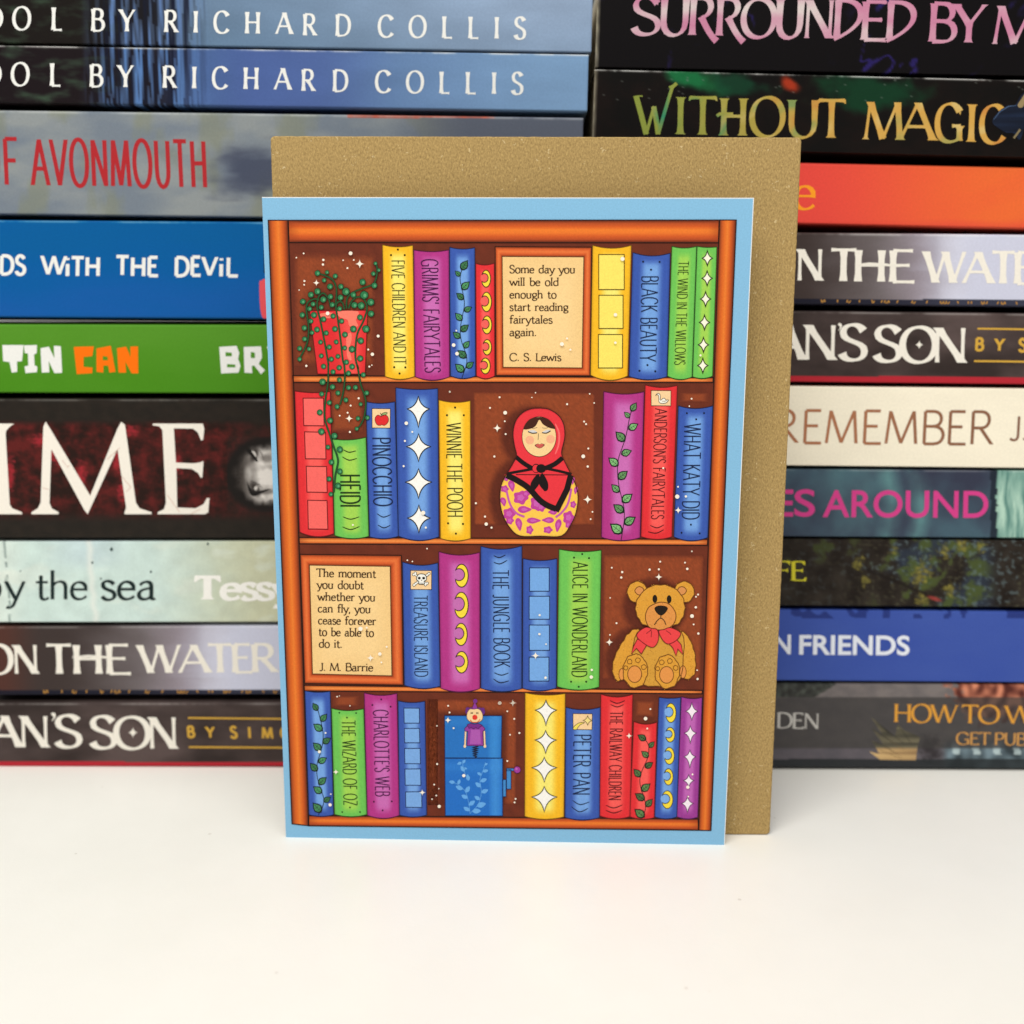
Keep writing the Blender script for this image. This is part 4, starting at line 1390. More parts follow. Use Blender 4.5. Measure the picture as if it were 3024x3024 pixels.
def niche(q, soft=.10, shadow=None):
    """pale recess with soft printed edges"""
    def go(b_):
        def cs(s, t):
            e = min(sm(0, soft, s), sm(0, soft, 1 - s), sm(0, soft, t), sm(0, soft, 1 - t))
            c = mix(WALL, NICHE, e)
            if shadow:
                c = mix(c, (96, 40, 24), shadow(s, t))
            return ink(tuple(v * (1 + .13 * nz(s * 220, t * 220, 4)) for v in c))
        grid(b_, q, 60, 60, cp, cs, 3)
    return go


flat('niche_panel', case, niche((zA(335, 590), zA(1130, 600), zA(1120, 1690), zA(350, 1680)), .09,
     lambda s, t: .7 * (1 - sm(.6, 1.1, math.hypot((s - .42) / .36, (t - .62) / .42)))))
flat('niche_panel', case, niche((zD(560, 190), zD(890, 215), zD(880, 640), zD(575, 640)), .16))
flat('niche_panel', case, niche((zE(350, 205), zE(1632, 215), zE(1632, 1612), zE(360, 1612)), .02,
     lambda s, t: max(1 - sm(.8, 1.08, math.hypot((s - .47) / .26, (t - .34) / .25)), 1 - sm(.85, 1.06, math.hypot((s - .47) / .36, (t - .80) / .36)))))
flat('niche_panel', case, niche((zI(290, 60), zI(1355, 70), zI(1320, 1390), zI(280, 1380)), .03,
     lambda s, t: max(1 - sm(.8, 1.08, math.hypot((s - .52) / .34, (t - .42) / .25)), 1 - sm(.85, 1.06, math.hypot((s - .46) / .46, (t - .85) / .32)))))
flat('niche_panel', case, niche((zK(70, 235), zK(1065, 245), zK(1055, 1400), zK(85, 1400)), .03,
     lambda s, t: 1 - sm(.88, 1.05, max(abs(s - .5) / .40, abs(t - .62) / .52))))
flat('niche_panel', case, niche((zF(1050, 270), zF(1370, 272), zF(1368, 375), zF(1050, 372)), .3))
flat('niche_panel', case, niche((zJ(600, 200), zJ(900, 200), zJ(900, 320), zJ(600, 320)), .3))
flat('niche_panel', case, niche((zL(650, 200), zL(830, 205), zL(820, 360), zL(645, 350)), .25))
flat('niche_panel', case, niche((zJ(1640, 240), zJ(1760, 240), zJ(1760, 1400), zJ(1650, 1400)), .3))

# --- printed books
PAL = {'yellow': ((250, 190, 36), (255, 240, 120), (120, 84, 16)), 'purple': ((182, 54, 136), (206, 110, 184), (78, 16, 60)),
       'blue': ((58, 90, 176), (120, 168, 232), (20, 30, 66)), 'red': ((230, 48, 54), (252, 96, 90), (104, 20, 22)),
       'green': ((112, 198, 88), (166, 216, 86), (34, 74, 24))}
PURP2 = ((158, 60, 150), (196, 104, 186), (70, 20, 70))
TITLE_C = {'yellow': (60, 46, 10), 'purple': (72, 14, 70), 'blue': (22, 36, 76), 'red': (84, 12, 20), 'green': (28, 58, 20)}
HAND = dict(thick=.078, thin=.066)


def drawn_book(z, q, colour, label, sag=(18, 30), pal=None, core=(.16, .40, .62, .86)):
    quad = [z(*p) for p in q]
    sg = (sag[0] * z.k, sag[1] * z.k)
    ed, ce, ol = pal or PAL[colour]
    def go(b_):
        def cs(s, t):
            f = sm(core[0], core[1], s) * (1 - sm(core[2], core[3], s)) * sm(.02, .10, t) * (1 - sm(.90, .98, t))
            c = mix(ed, ce, f)
            c = mix(c, ol, .30 * (1 - sm(0, .06, min(s, 1 - s))))
            return ink(tuple(v * (1 + .03 * nz(s * 60, t * 300, 4)) for v in c))
        grid(b_, quad, 26, 36, cp, cs, 8, sg)
        tp, bt = edge_path(quad, sg)
        line(b_, [quad[0], quad[3]], 1.9, cp, ink(ol), 9)
        line(b_, [quad[1], quad[2]], 1.9, cp, ink(ol), 9.2)
        line(b_, tp, 2.2, cp, ink(ol), 9.4)
        line(b_, bt, 3.4, cp, ink(ol), 9.6, taper=True)
    o = flat('drawn_book', card, go)
    o['label'] = label
    return o


def title(bk, z, s, colour, b0, b1, c0, c1, w=1.0):
    """vertical title: baseline from b0 down to b1; c0, c1 are the cap line's x there"""
    def go(b_):
        P0, P1 = z(*b0), z(*b1)
        text(b_, s, dict(HAND, thick=.070 * w, thin=.060 * w), P0, P1, ((c0 - b0[0]) * z.k, 0), cp, ink(TITLE_C[colour]), 11, ((c1 - b1[0]) * z.k, 0), fit='scale', gap=.07)
    return flat('title_lettering', bk, go)


def dots(bk, z, pts, colour, r=10):
    for x, y in pts:
        flat('dot_ornament', bk, lambda b_: poly(b_, z.l(oval(x, y, r, n=10)), cp, ink(mix(TITLE_C[colour], (20, 10, 10), .3)), 11))


def arcs(bk, z, arcl, colour, w=9):
    for a in arcl:
        flat('bracket_ornament', bk, lambda b_: line(b_, smooth(z.l(a), False, 5), w * z.k, cp, ink(mix(TITLE_C[colour], (20, 10, 10), .3)), 11, taper=True))


def vine(bk, z, stem, leaves, colour, k=1.0):
    dk = ink((20, 34, 26)); lf = (118, 172, 110) if colour == 'purple' else ((74, 140, 92) if colour == 'blue' else (92, 126, 74))
    def go(b_):
        line(b_, smooth(z.l(stem), False, 5), 7 * k * z.k, cp, dk, 11)
        for i, ((x0, y0), (x1, y1)) in enumerate(leaves):
            dx, dy = x1 - x0, y1 - y0
            nx_, ny_ = -dy, dx
            def leaf(g):
                cx, cy = x0 + dx * .5, y0 + dy * .5
                pts = []
                for t, wd in ((0, 0), (.15, .22), (.4, .34), (.65, .26), (.85, .10), (1, 0)):
                    pts.append((cx + dx * (t - .5) * g + nx_ * wd * g, cy + dy * (t - .5) * g + ny_ * wd * g))
                for t, wd in ((.85, -.10), (.65, -.26), (.4, -.34), (.15, -.22)):
                    pts.append((cx + dx * (t - .5) * g + nx_ * wd * g, cy + dy * (t - .5) * g + ny_ * wd * g))
                return z.l(pts)
            poly(b_, leaf(1.14), cp, dk, 12 + .01 * i)
            poly(b_, leaf(.84), cp, ink(tuple(v * (1 + .12 * (i % 3 - 1)) for v in lf)), 13 + .01 * i)
            line(b_, z.l([(x0 + dx * .05, y0 + dy * .05), (x0 + dx * .8, y0 + dy * .8)]), 4 * z.k, cp, dk, 14)
            for t in (.35, .6):
                line(b_, z.l([(x0 + dx * t + nx_ * .18, y0 + dy * t + ny_ * .18), (x0 + dx * (t - .12), y0 + dy * (t - .12)), (x0 + dx * t - nx_ * .18, y0 + dy * t - ny_ * .18)]), 2.6 * z.k, cp, dk, 14.3)
    return flat('leafy_vine', bk, go)


def stars(bk, z, lst, fill=(254, 252, 246), ol=(34, 28, 24), lw=8.5):
    for x, y, w_, up, dn in lst:
        o = star4(x, y, w_, up, dn)
        flat('star_ornament', bk, lambda b_: (poly(b_, z.l(o), cp, ink(fill), 11), line(b_, z.l(o), lw * z.k, cp, ink(ol), 12, closed=True)))


def moons(bk, z, lst, inner, lw=9):
    for x, y, h, w_ in lst:
        H = h / 2
        out = [(x + w_ * .5 * math.cos(a), y + H * math.sin(a)) for a in (math.radians(-152 + 304 * i / 24) for i in range(25))]
        inn = [(x - w_ * .19 + w_ * .42 * math.cos(a), y - H * .09 + H * .53 * math.sin(a)) for a in (math.radians(128 - 256 * i / 16) for i in range(17))]
        o = out + inn
        flat('moon_ornament', bk, lambda b_: (poly(b_, z.l(oval(x - w_ * .19, y - H * .09, w_ * .42, H * .53)), cp, ink(inner), 10.5), poly(b_, z.l(o), cp, ink((250, 224, 66)), 11), line(b_, z.l(o), lw * z.k, cp, ink((56, 44, 20)), 12, closed=True)))


def panels(bk, z, lst, fill, ol, lw=8):
    for p in lst:
        if len(p) == 4 and not isinstance(p[0], tuple): p = ((p[0], p[1]), (p[2], p[1]), (p[2], p[3]), (p[0], p[3]))
        flat('square_ornament', bk, lambda b_: (poly(b_, z.l(p), cp, ink(fill), 11), line(b_, z.l(p), lw * z.k, cp, ink(ol), 12, closed=True)))


# row one
k = drawn_book(zA, ((1190, 525), (1480, 530), (1497, 1775), (1215, 1775)), 'yellow', 'yellow drawn book beside the trailing plant')
title(k, zA, 'FIVE CHILDREN AND IT', 'yellow', (1275, 672), (1300, 1660), 1398, 1414)
dots(k, zA, ((1337, 570), (1272, 623), (1402, 623), (1302, 1688), (1408, 1690), (1353, 1748)), 'yellow')
k = drawn_book(zB, ((83, 365), (468, 365), (475, 1755), (98, 1755)), 'purple', 'purple drawn book between yellow and vine covered blue books', (20, 40))
title(k, zB, "GRIMMS' FAIRYTALES", 'purple', (165, 468), (208, 1710), 345, 374)
k = drawn_book(zB, ((475, 335), (752, 340), (760, 1745), (485, 1745)), 'blue', 'slim blue drawn book with a leafy vine on the top shelf', (18, 32))
vine(k, zB, ((640, 530), (605, 600), (590, 680), (605, 770), (630, 880), (637, 970), (620, 1070), (600, 1170), (592, 1280), (610, 1380), (650, 1490), (665, 1570), (655, 1640), (630, 1710), (610, 1770)),
     (((605, 580), (672, 482)), ((593, 650), (537, 597)), ((610, 795), (692, 715)), ((628, 905), (552, 840)), ((637, 1035), (718, 992)), ((610, 1135), (540, 1060)), ((598, 1255), (682, 1188)), ((590, 1330), (515, 1268)), ((632, 1438), (692, 1365)), ((655, 1545), (567, 1468)), ((660, 1655), (737, 1595)), ((630, 1700), (540, 1618))), 'blue')
k = drawn_book(zB, ((762, 512), (965, 510), (970, 1745), (770, 1745)), 'red', 'narrow red drawn book with yellow crescent moons', (20, 34))
moons(k, zB, ((875, 680, 185, 100), (880, 935, 212, 110), (885, 1187, 195, 105), (887, 1432, 168, 95), (868, 1637, 172, 105)), (244, 100, 92))
k = drawn_book(zC, ((322, 530), (690, 530), (655, 1770), (302, 1762)), 'yellow', 'yellow drawn book with three square panels', (28, 48))
panels(k, zC, ((380, 618, 622, 950), (382, 1005, 611, 1320), (377, 1378, 606, 1695)), (254, 232, 106), (90, 66, 14))
k = drawn_book(zC, ((703, 598), (1060, 604), (1028, 1778), (668, 1775)), 'blue', 'blue drawn book with dots beside the yellow panelled book', (30, 32))
title(k, zC, 'BLACK BEAUTY', 'blue', (790, 822), (770, 1632), 946, 924)
dots(k, zC, ((802, 685), (958, 688), (877, 762), (843, 1668), (767, 1722), (917, 1727)), 'blue')
k = drawn_book(zC, ((1075, 540), (1310, 540), (1267, 1780), (1033, 1772)), 'green', 'green drawn book with small vertical lettering at the right of the top shelf', (16, 30))
title(k, zC, 'THE WIND IN THE WILLOWS', 'green', (1138, 682), (1100, 1665), 1234, 1200)
k = drawn_book(zC, ((1315, 540), (1503, 545), (1462, 1772), (1272, 1778)), 'green', 'green drawn book with six white stars', (8, 22))
stars(k, zC, [(x, y, 50, 76, 78) for x, y in ((1412, 652), (1410, 843), (1395, 1040), (1385, 1262), (1375, 1475), (1369, 1672))], (252, 250, 226))

# row two
k = drawn_book(zD, ((228, 240), (565, 246), (600, 1595), (275, 1580)), 'red', 'red drawn book with four square panels', (14, 38))
panels(k, zD, (((308, 308), (502, 308), (507, 570), (315, 568)), ((322, 628), (520, 632), (525, 885), (330, 883)), ((338, 955), (530, 958), (537, 1203), (345, 1200)), ((352, 1278), (535, 1282), (543, 1553), (358, 1550))), (250, 106, 100), (110, 20, 24))
k = drawn_book(zD, ((585, 695), (905, 680), (932, 1620), (607, 1612)), 'green', 'short green drawn book under the hanging plant', (18, 28))
title(k, zD, 'HEIDI', 'green', (660, 1034), (662, 1340), 848, 850, 1.25)
arcs(k, zD, (((690, 798), (745, 822), (810, 808)), ((680, 865), (745, 897), (820, 880)), ((685, 1435), (760, 1458), (842, 1435)), ((680, 1530), (760, 1556), (845, 1527))), 'green')
k = drawn_book(zD, ((905, 342), (1180, 342), (1213, 1620), (940, 1625)), 'blue', 'blue drawn book with a small apple picture', (16, 22))
title(k, zD, 'PINOCCHIO', 'blue', (964, 682), (980, 1332), 1135, 1156, 1.1)
arcs(k, zD, (((1010, 1405), (1070, 1438), (1140, 1415)), ((1018, 1512), (1075, 1540), (1137, 1515))), 'blue')
LBL = (250, 212, 160); OLB = ink((50, 36, 28))


def label_card(b_, z, x0, y0, x1, y1):
    p = z.l([(x0, y0), (x1, y0 + 2), (x1 - 2, y1), (x0 + 1, y1 - 2)])
    poly(b_, p, cp, ink(LBL), 11); line(b_, p, 1.6, cp, OLB, 12, closed=True)


def apple(b_):
    label_card(b_, zD, 963, 407, 1137, 592)
    a = smooth([(1050, 480), (1020, 468), (995, 490), (993, 525), (1012, 560), (1040, 566), (1055, 560), (1080, 566), (1108, 545), (1120, 515), (1110, 480), (1080, 468)], k=4)
    poly(b_, zD.l(a), cp, ink((226, 44, 48)), 13); line(b_, zD.l(a), 1.4, cp, ink((90, 16, 18)), 14, closed=True)
    line(b_, zD.l([(1052, 482), (1050, 462), (1042, 448)]), 1.8, cp, OLB, 14)
    lf = smooth([(1055, 466), (1072, 446), (1108, 446), (1090, 466)], k=4)
    poly(b_, zD.l(lf), cp, ink((150, 176, 110)), 13.5); line(b_, zD.l(lf), 1.2, cp, OLB, 14.5, closed=True)


flat('apple_picture', k, apple)
k = drawn_book(zD, ((1187, 208), (1588, 216), (1598, 1625), (1213, 1618)), 'blue', 'tallest wide blue drawn book with four large white stars', (14, 40))
stars(k, zD, ((1403, 410, 105, 122, 178), (1405, 768, 115, 122, 142), (1405, 1105, 125, 128, 155), (1408, 1447, 108, 125, 142)), lw=9.5)
k = drawn_book(zD, ((1597, 325), (1897, 332), (1900, 1640), (1613, 1640)), 'yellow', 'yellow drawn book left of the nesting doll', (20, 26))
title(k, zD, 'WINNIE THE POOH', 'yellow', (1668, 545), (1680, 1436), 1808, 1826)
dots(k, zD, ((1752, 397), (1675, 470), (1835, 470), (1685, 1497), (1827, 1503), (1760, 1595)), 'yellow')
k = drawn_book(zF, ((285, 262), (697, 265), (655, 1750), (262, 1745)), 'purple', 'purple drawn book with a leafy vine', (26, 34))
vine(k, zF, ((585, 420), (555, 500), (535, 600), (510, 720), (475, 830), (440, 930), (425, 1040), (430, 1140), (445, 1250), (470, 1350), (492, 1450), (495, 1560), (480, 1670), (462, 1775)),
     (((565, 460), (617, 378)), ((550, 525), (495, 473)), ((540, 645), (632, 593)), ((498, 765), (410, 675)), ((467, 900), (567, 865)), ((430, 1015), (337, 940)), ((433, 1150), (525, 1075)), ((440, 1285), (367, 1210)), ((475, 1385), (573, 1308)), ((485, 1490), (387, 1415)), ((497, 1610), (605, 1543)), ((470, 1700), (355, 1612))), 'purple')
k = drawn_book(zF, ((708, 195), (1035, 200), (980, 1740), (665, 1738)), 'red', 'red drawn book with a small swan picture', (24, 30))
title(k, zF, "ANDERSON'S FAIRYTALES", 'red', (808, 436), (770, 1562), 932, 896)
arcs(k, zF, (((758, 1625), (830, 1650), (900, 1618)), ((735, 1690), (820, 1704), (897, 1668))), 'red')


def swan(b_):
    label_card(b_, zF, 768, 252, 970, 408)
    body = smooth([(822, 292), (838, 281), (856, 290), (862, 318), (858, 345), (868, 350), (885, 334), (905, 332), (920, 348), (944, 348), (925, 374), (890, 384), (858, 378), (846, 358), (846, 320), (840, 298)], k=3)
    poly(b_, zF.l(body), cp, ink((250, 246, 232)), 13); line(b_, zF.l(body), 1.4, cp, OLB, 14, closed=True)
    line(b_, zF.l([(826, 290), (812, 303)]), 1.8, cp, OLB, 14.5)
    line(b_, zF.l([(880, 360), (905, 362), (925, 354)]), 1.2, cp, OLB, 14.5)


flat('swan_picture', k, swan)
k = drawn_book(zF, ((1045, 408), (1397, 408), (1345, 1748), (1000, 1742)), 'blue', 'blue drawn book at the right end of the second shelf', (28, 38))
title(k, zF, 'WHAT KATY DID', 'blue', (1105, 592), (1084, 1562), 1276, 1256)
dots(k, zF, ((1132, 483), (1307, 482), (1227, 545), (1173, 1618), (1078, 1700), (1262, 1707)), 'blue')

# row three
k = drawn_book(zG, ((1348, 305), (1753, 315), (1778, 1722), (1370, 1712)), 'blue', 'blue drawn book with a skull and crossbones picture', (34, 34))
title(k, zG, 'TREASURE ISLAND', 'blue', (1478, 690), (1488, 1612), 1630, 1637)


def skull(b_):
    label_card(b_, zG, 1440, 402, 1680, 620)
    wh, bl = ink((250, 248, 240)), ink((24, 20, 18))
    for (ax, ay), (bx, by) in (((1485, 440), (1620, 556)), ((1640, 446), (1490, 560))):
        line(b_, zG.l([(ax, ay), (bx, by)]), 26 * zG.k, cp, bl, 13); line(b_, zG.l([(ax, ay), (bx, by)]), 15 * zG.k, cp, wh, 14.4)
        for x, y in ((ax, ay), (bx, by)):
            for s in (-1, 1):
                poly(b_, zG.l(oval(x + s * 10, y - s * 8, 18, n=10)), cp, bl, 13.3 + s * .1)
                poly(b_, zG.l(oval(x + s * 10, y - s * 8, 12, n=10)), cp, wh, 14.0 + s * .1)
    sk = smooth([(1510, 480), (1530, 448), (1562, 440), (1600, 448), (1622, 478), (1618, 510), (1595, 526), (1595, 556), (1535, 556), (1535, 526), (1512, 510)], k=3)
    poly(b_, zG.l(sk), cp, wh, 15); line(b_, zG.l(sk), 2.0, cp, bl, 16, closed=True)
    for x in (1540, 1590): poly(b_, zG.l(oval(x, 488, 17, 15, 10)), cp, bl, 17)
    poly(b_, zG.l([(1558, 508), (1574, 508), (1566, 522)]), cp, bl, 17)
    for x in (1548, 1563, 1578): line(b_, zG.l([(x, 540), (x, 556)]), 1.2, cp, bl, 17)


flat('skull_picture', k, skull)
k = drawn_book(zH, ((193, 168), (610, 176), (612, 1562), (212, 1558)), 'purple', 'purple drawn book with four crescent moons', (32, 38))
moons(k, zH, ((425, 412, 232, 135), (422, 712, 262, 142), (420, 1010, 225, 125), (425, 1293, 218, 130)), (200, 112, 180))
k = drawn_book(zH, ((620, 112), (1040, 108), (1038, 1562), (622, 1558)), 'blue', 'wide blue drawn book with brackets at both ends of its lettering', (34, 34))
arcs(k, zH, (((752, 208), (810, 228), (873, 200)), ((752, 275), (815, 292), (890, 255)), ((757, 1400), (830, 1425), (905, 1402)), ((748, 1462), (820, 1502), (908, 1482))), 'blue', 10)
title(k, zH, 'THE JUNGLE BOOK', 'blue', (742, 356), (758, 1345), 902, 918)
k = drawn_book(zH, ((1050, 238), (1397, 238), (1390, 1555), (1045, 1558)), 'blue', 'blue drawn book with four light square panels on the third shelf', (22, 30))
panels(k, zH, ((1118, 333, 1317, 570), (1114, 622, 1321, 855), (1115, 915, 1319, 1172), (1114, 1242, 1314, 1485)), (120, 172, 234), (28, 42, 84))
k = drawn_book(zH, ((1417, 142), (1848, 152), (1825, 1545), (1398, 1540)), 'green', 'wide green drawn book left of the teddy bear', (22, 36))
title(k, zH, 'ALICE IN WONDERLAND', 'green', (1560, 274), (1548, 1442), 1712, 1700)
dots(k, zH, ((1653, 192), (1570, 228), (1723, 233), (1540, 1492), (1694, 1492), (1618, 1543)), 'green')

# row four
k = drawn_book(zJ, ((300, 146), (578, 152), (615, 1505), (345, 1505)), 'blue', 'blue drawn book with a leafy vine at the left end of the bottom shelf', (14, 20))
vine(k, zJ, ((440, 340), (462, 430), (485, 520), (500, 620), (495, 720), (470, 830), (440, 920), (430, 1020), (440, 1110), (465, 1200), (495, 1280), (508, 1350), (490, 1430), (445, 1512)),
     (((440, 360), (388, 282)), ((475, 478), (540, 402)), ((490, 580), (397, 512)), ((497, 718), (582, 665)), ((475, 798), (393, 718)), ((450, 932), (538, 882)), ((435, 1022), (360, 942)), ((452, 1168), (535, 1097)), ((485, 1264), (395, 1198)), ((508, 1362), (582, 1312)), ((478, 1474), (390, 1378))), 'blue')
k = drawn_book(zJ, ((592, 338), (945, 343), (980, 1502), (625, 1500)), 'green', 'short green drawn book with dots on the bottom shelf', (24, 28))
title(k, zJ, 'THE WIZARD OF OZ', 'green', (704, 472), (728, 1400), 850, 874)
dots(k, zJ, ((678, 387), (862, 390), (762, 440), (795, 1425), (710, 1475), (905, 1475)), 'green', 9)
k = drawn_book(zJ, ((950, 168), (1310, 174), (1335, 1512), (985, 1510)), 'purple', 'purple drawn book with dots on the bottom shelf', (26, 36))
title(k, zJ, "CHARLOTTE'S WEB", 'purple', (1050, 356), (1075, 1300), 1212, 1230)
dots(k, zJ, ((1137, 240), (1040, 302), (1240, 320), (1057, 1362), (1253, 1358), (1153, 1457)), 'purple', 10)
k = drawn_book(zJ, ((1322, 256), (1617, 260), (1637, 1508), (1337, 1508)), 'blue', 'blue drawn book with five square panels left of the toy box', (18, 24))
panels(k, zJ, (((1387, 335), (1555, 337), (1557, 500), (1390, 500)), ((1393, 560), (1556, 558), (1560, 715), (1395, 715)), ((1395, 779), (1564, 777), (1567, 945), (1397, 943)), ((1398, 1004), (1568, 1002), (1572, 1182), (1402, 1180)), ((1405, 1255), (1580, 1252), (1583, 1425), (1408, 1422))), (124, 172, 232), (30, 46, 92))
k = drawn_book(zK, ((1155, 168), (1595, 176), (1580, 1528), (1150, 1522)), 'yellow', 'wide yellow drawn book with four large white stars', (22, 32))
stars(k, zK, ((1383, 357, 118, 112, 175), (1380, 685, 118, 106, 150), (1365, 988, 138, 114, 160), (1365, 1310, 140, 116, 165)), lw=9.5)
k = drawn_book(zL, ((33, 266), (340, 266), (333, 1248), (25, 1246)), 'blue', 'blue drawn book with a shooting star picture', (22, 24))
title(k, zL, 'PETER PAN', 'blue', (106, 508), (94, 1045), 257, 246)
arcs(k, zL, (((93, 1095), (160, 1132), (245, 1108)), ((82, 1150), (155, 1196), (232, 1165))), 'blue', 8)


def shoot(b_):
    label_card(b_, zL, 97, 322, 268, 465)
    yl = ink((246, 224, 96))
    tail = smooth([(100, 445), (130, 415), (165, 400), (200, 402), (165, 418), (140, 445), (130, 462), (102, 462)], k=3)
    poly(b_, zL.l(tail), cp, yl, 13); line(b_, zL.l(tail), 1.3, cp, OLB, 14, closed=True)
    st = star4(227, 381, 42, 44, 44)
    poly(b_, zL.l(st), cp, ink((250, 226, 140)), 15); line(b_, zL.l(st), 1.4, cp, OLB, 16, closed=True)


flat('shooting_star_picture', k, shoot)
k = drawn_book(zL, ((345, 148), (630, 150), (605, 1238), (335, 1232)), 'red', 'red drawn book with long vertical lettering on the bottom shelf', (26, 26))
title(k, zL, 'THE RAILWAY CHILDREN', 'red', (428, 302), (414, 1092), 540, 524)
arcs(k, zL, (((425, 205), (490, 230), (560, 206)), ((430, 240), (490, 262), (550, 240)), ((390, 1138), (460, 1162), (537, 1135)), ((388, 1182), (460, 1207), (535, 1183))), 'red', 8)
k = drawn_book(zL, ((638, 392), (845, 398), (820, 1248), (603, 1240)), 'red', 'short red drawn book with a leafy vine', (22, 20))
vine(k, zL, ((725, 540), (765, 590), (772, 650), (760, 720), (730, 790), (705, 850), (692, 920), (705, 1000), (730, 1070), (742, 1130), (738, 1190), (705, 1252)),
     (((745, 555), (675, 512)), ((775, 622), (820, 572)), ((768, 708), (708, 658)), ((742, 802), (807, 757)), ((697, 882), (640, 817)), ((708, 1008), (783, 948)), ((732, 1088), (652, 1035)), ((747, 1148), (803, 1085)), ((730, 1242), (648, 1175))), 'red', .8)
k = drawn_book(zL, ((863, 178), (1057, 178), (1022, 1242), (825, 1240)), 'blue', 'narrow blue drawn book with five crescent moons', (8, 20))
moons(k, zL, ((968, 315, 170, 92), (962, 510, 130, 82), (955, 698, 150, 88), (947, 885, 145, 82), (937, 1088, 158, 98)), (128, 176, 236), 6)
k = drawn_book(zL, ((1062, 172), (1248, 178), (1208, 1244), (1022, 1240)), 'purple', 'narrow purple drawn book with white stars at the right end of the bottom shelf', (14, 20), PURP2)
stars(k, zL, ((1155, 300, 54, 80, 85), (1142, 495, 54, 68, 95), (1138, 705, 52, 62, 105), (1128, 918, 48, 55, 62), (1117, 1122, 52, 65, 85)), (252, 240, 250), (60, 20, 56), 5)


# --- framed quotations
def plaque(outer, inner, lines, label):
    q = [a for a in outer]; r = [a for a in inner]
    pl = empty('drawn_plaque', (0, 0, 0)); pl.parent = card; pl['label'] = label
    mo = [(112, 44, 18), (218, 96, 44), (236, 120, 60), (214, 92, 42), (120, 50, 20)]
    def frame(b_):
        for a, c in ((0, 1), (1, 2), (2, 3), (3, 0)):
            n = len(mo)
            vs, cs = [], []
            for j in range(n):
                f = j / (n - 1)
                for p in (a, c):
                    x, y = q[p][0] + (r[p][0] - q[p][0]) * f, q[p][1] + (r[p][1] - q[p][1]) * f
                    vs.append(cp(x, y, 8)); cs.append(ink(mo[j]))
            b_.add(vs, [(2 * j, 2 * j + 1, 2 * j + 3, 2 * j + 2) for j in range(n - 1)], cs)
        line(b_, q, 2.4, cp, DK, 9, closed=True)
    flat('frame', pl, frame)
    flat('paper_panel', pl, lambda b_: (grid(b_, r, 20, 24, cp, lambda s, t: ink(mix((246, 206, 140), (252, 214, 150), sm(.0, .25, min(s, 1 - s, t, 1 - t)))), 8.5), line(b_, r, 2.4, cp, ink((96, 52, 22)), 9.5, closed=True)))
    st = dict(thick=.155, thin=.095, nib=14, serif=(.07, .06))
    def write(b_):
        for s, z, x0, y0, x1, y1, cap in lines:
            text(b_, s, st, z(x0, y0), z(x1, y1), (0, -cap), cp, ink((66, 40, 18)), 11, fit='scale', gap=.07)
    flat('quotation_lettering', pl, write)


plaque((zB(975, 330), zC(312, 548), zC(297, 1770), zB(985, 1742)), (zB(1052, 437), zC(238, 640), zC(222, 1695), zB(1062, 1652)),
       (('Some day you', zB, 1133, 618, 1852, 620, 23), ('will be old', zB, 1135, 757, 1672, 758, 23), ('enough to', zB, 1133, 895, 1646, 896, 23), ('start reading', zB, 1133, 1032, 1776, 1033, 23),
        ('fairytales', zB, 1133, 1170, 1602, 1171, 23), ('again.', zB, 1133, 1308, 1425, 1309, 23), ('C. S. Lewis', zB, 1133, 1582, 1698, 1582, 22.5)), 'drawn plaque with a short quotation on the top shelf')
plaque((zG(180, 220), zG(1335, 232), zG(1358, 1710), zG(232, 1690)), (zG(287, 342), zG(1207, 356), zG(1227, 1604), zG(322, 1582)),
       (('The moment', zG, 370, 474, 1045, 486, 23.5), ('you doubt', zG, 376, 608, 905, 616, 23.5), ('whether you', zG, 382, 745, 1037, 754, 23.5), ('can fly, you', zG, 384, 878, 984, 888, 23.5),
        ('cease forever', zG, 388, 1014, 1045, 1025, 23.5), ('to be able to', zG, 392, 1146, 1020, 1158, 23.5), ('do it.', zG, 396, 1280, 657, 1284, 23.5), ('J. M. Barrie', zG, 400, 1545, 1012, 1552, 23)), 'drawn plaque with a long quotation on the third shelf')

# --- trailing plant in a red pot
pot = empty('drawn_pot_plant', (0, 0, 0)); pot.parent = card; pot['label'] = 'trailing green plant drawn in a red pot'


def potf(b_):
    p = zA.l([(500, 1152), (1050, 1148), (1026, 1752), (575, 1752)])
    grid(b_, p, 16, 16, cp, lambda s, t: ink(mix((226, 46, 50), (244, 84, 76), sm(.35, .7, s) * (1 - sm(.75, 1, s)))), 15)
    line(b_, p, 2, cp, ink((110, 20, 20)), 16, closed=True)
    for pts in (((760, 1160), (960, 1158), (940, 1240), (960, 1300), (880, 1300), (860, 1240), (790, 1215)), ((850, 1390), (890, 1360), (900, 1420), (880, 1520), (900, 1620), (860, 1600), (850, 1500)), ((600, 1180), (720, 1170), (700, 1220), (620, 1215))):
        poly(b_, zA.l(smooth(pts, k=3)), cp, ink((250, 128, 108)), 16.5)


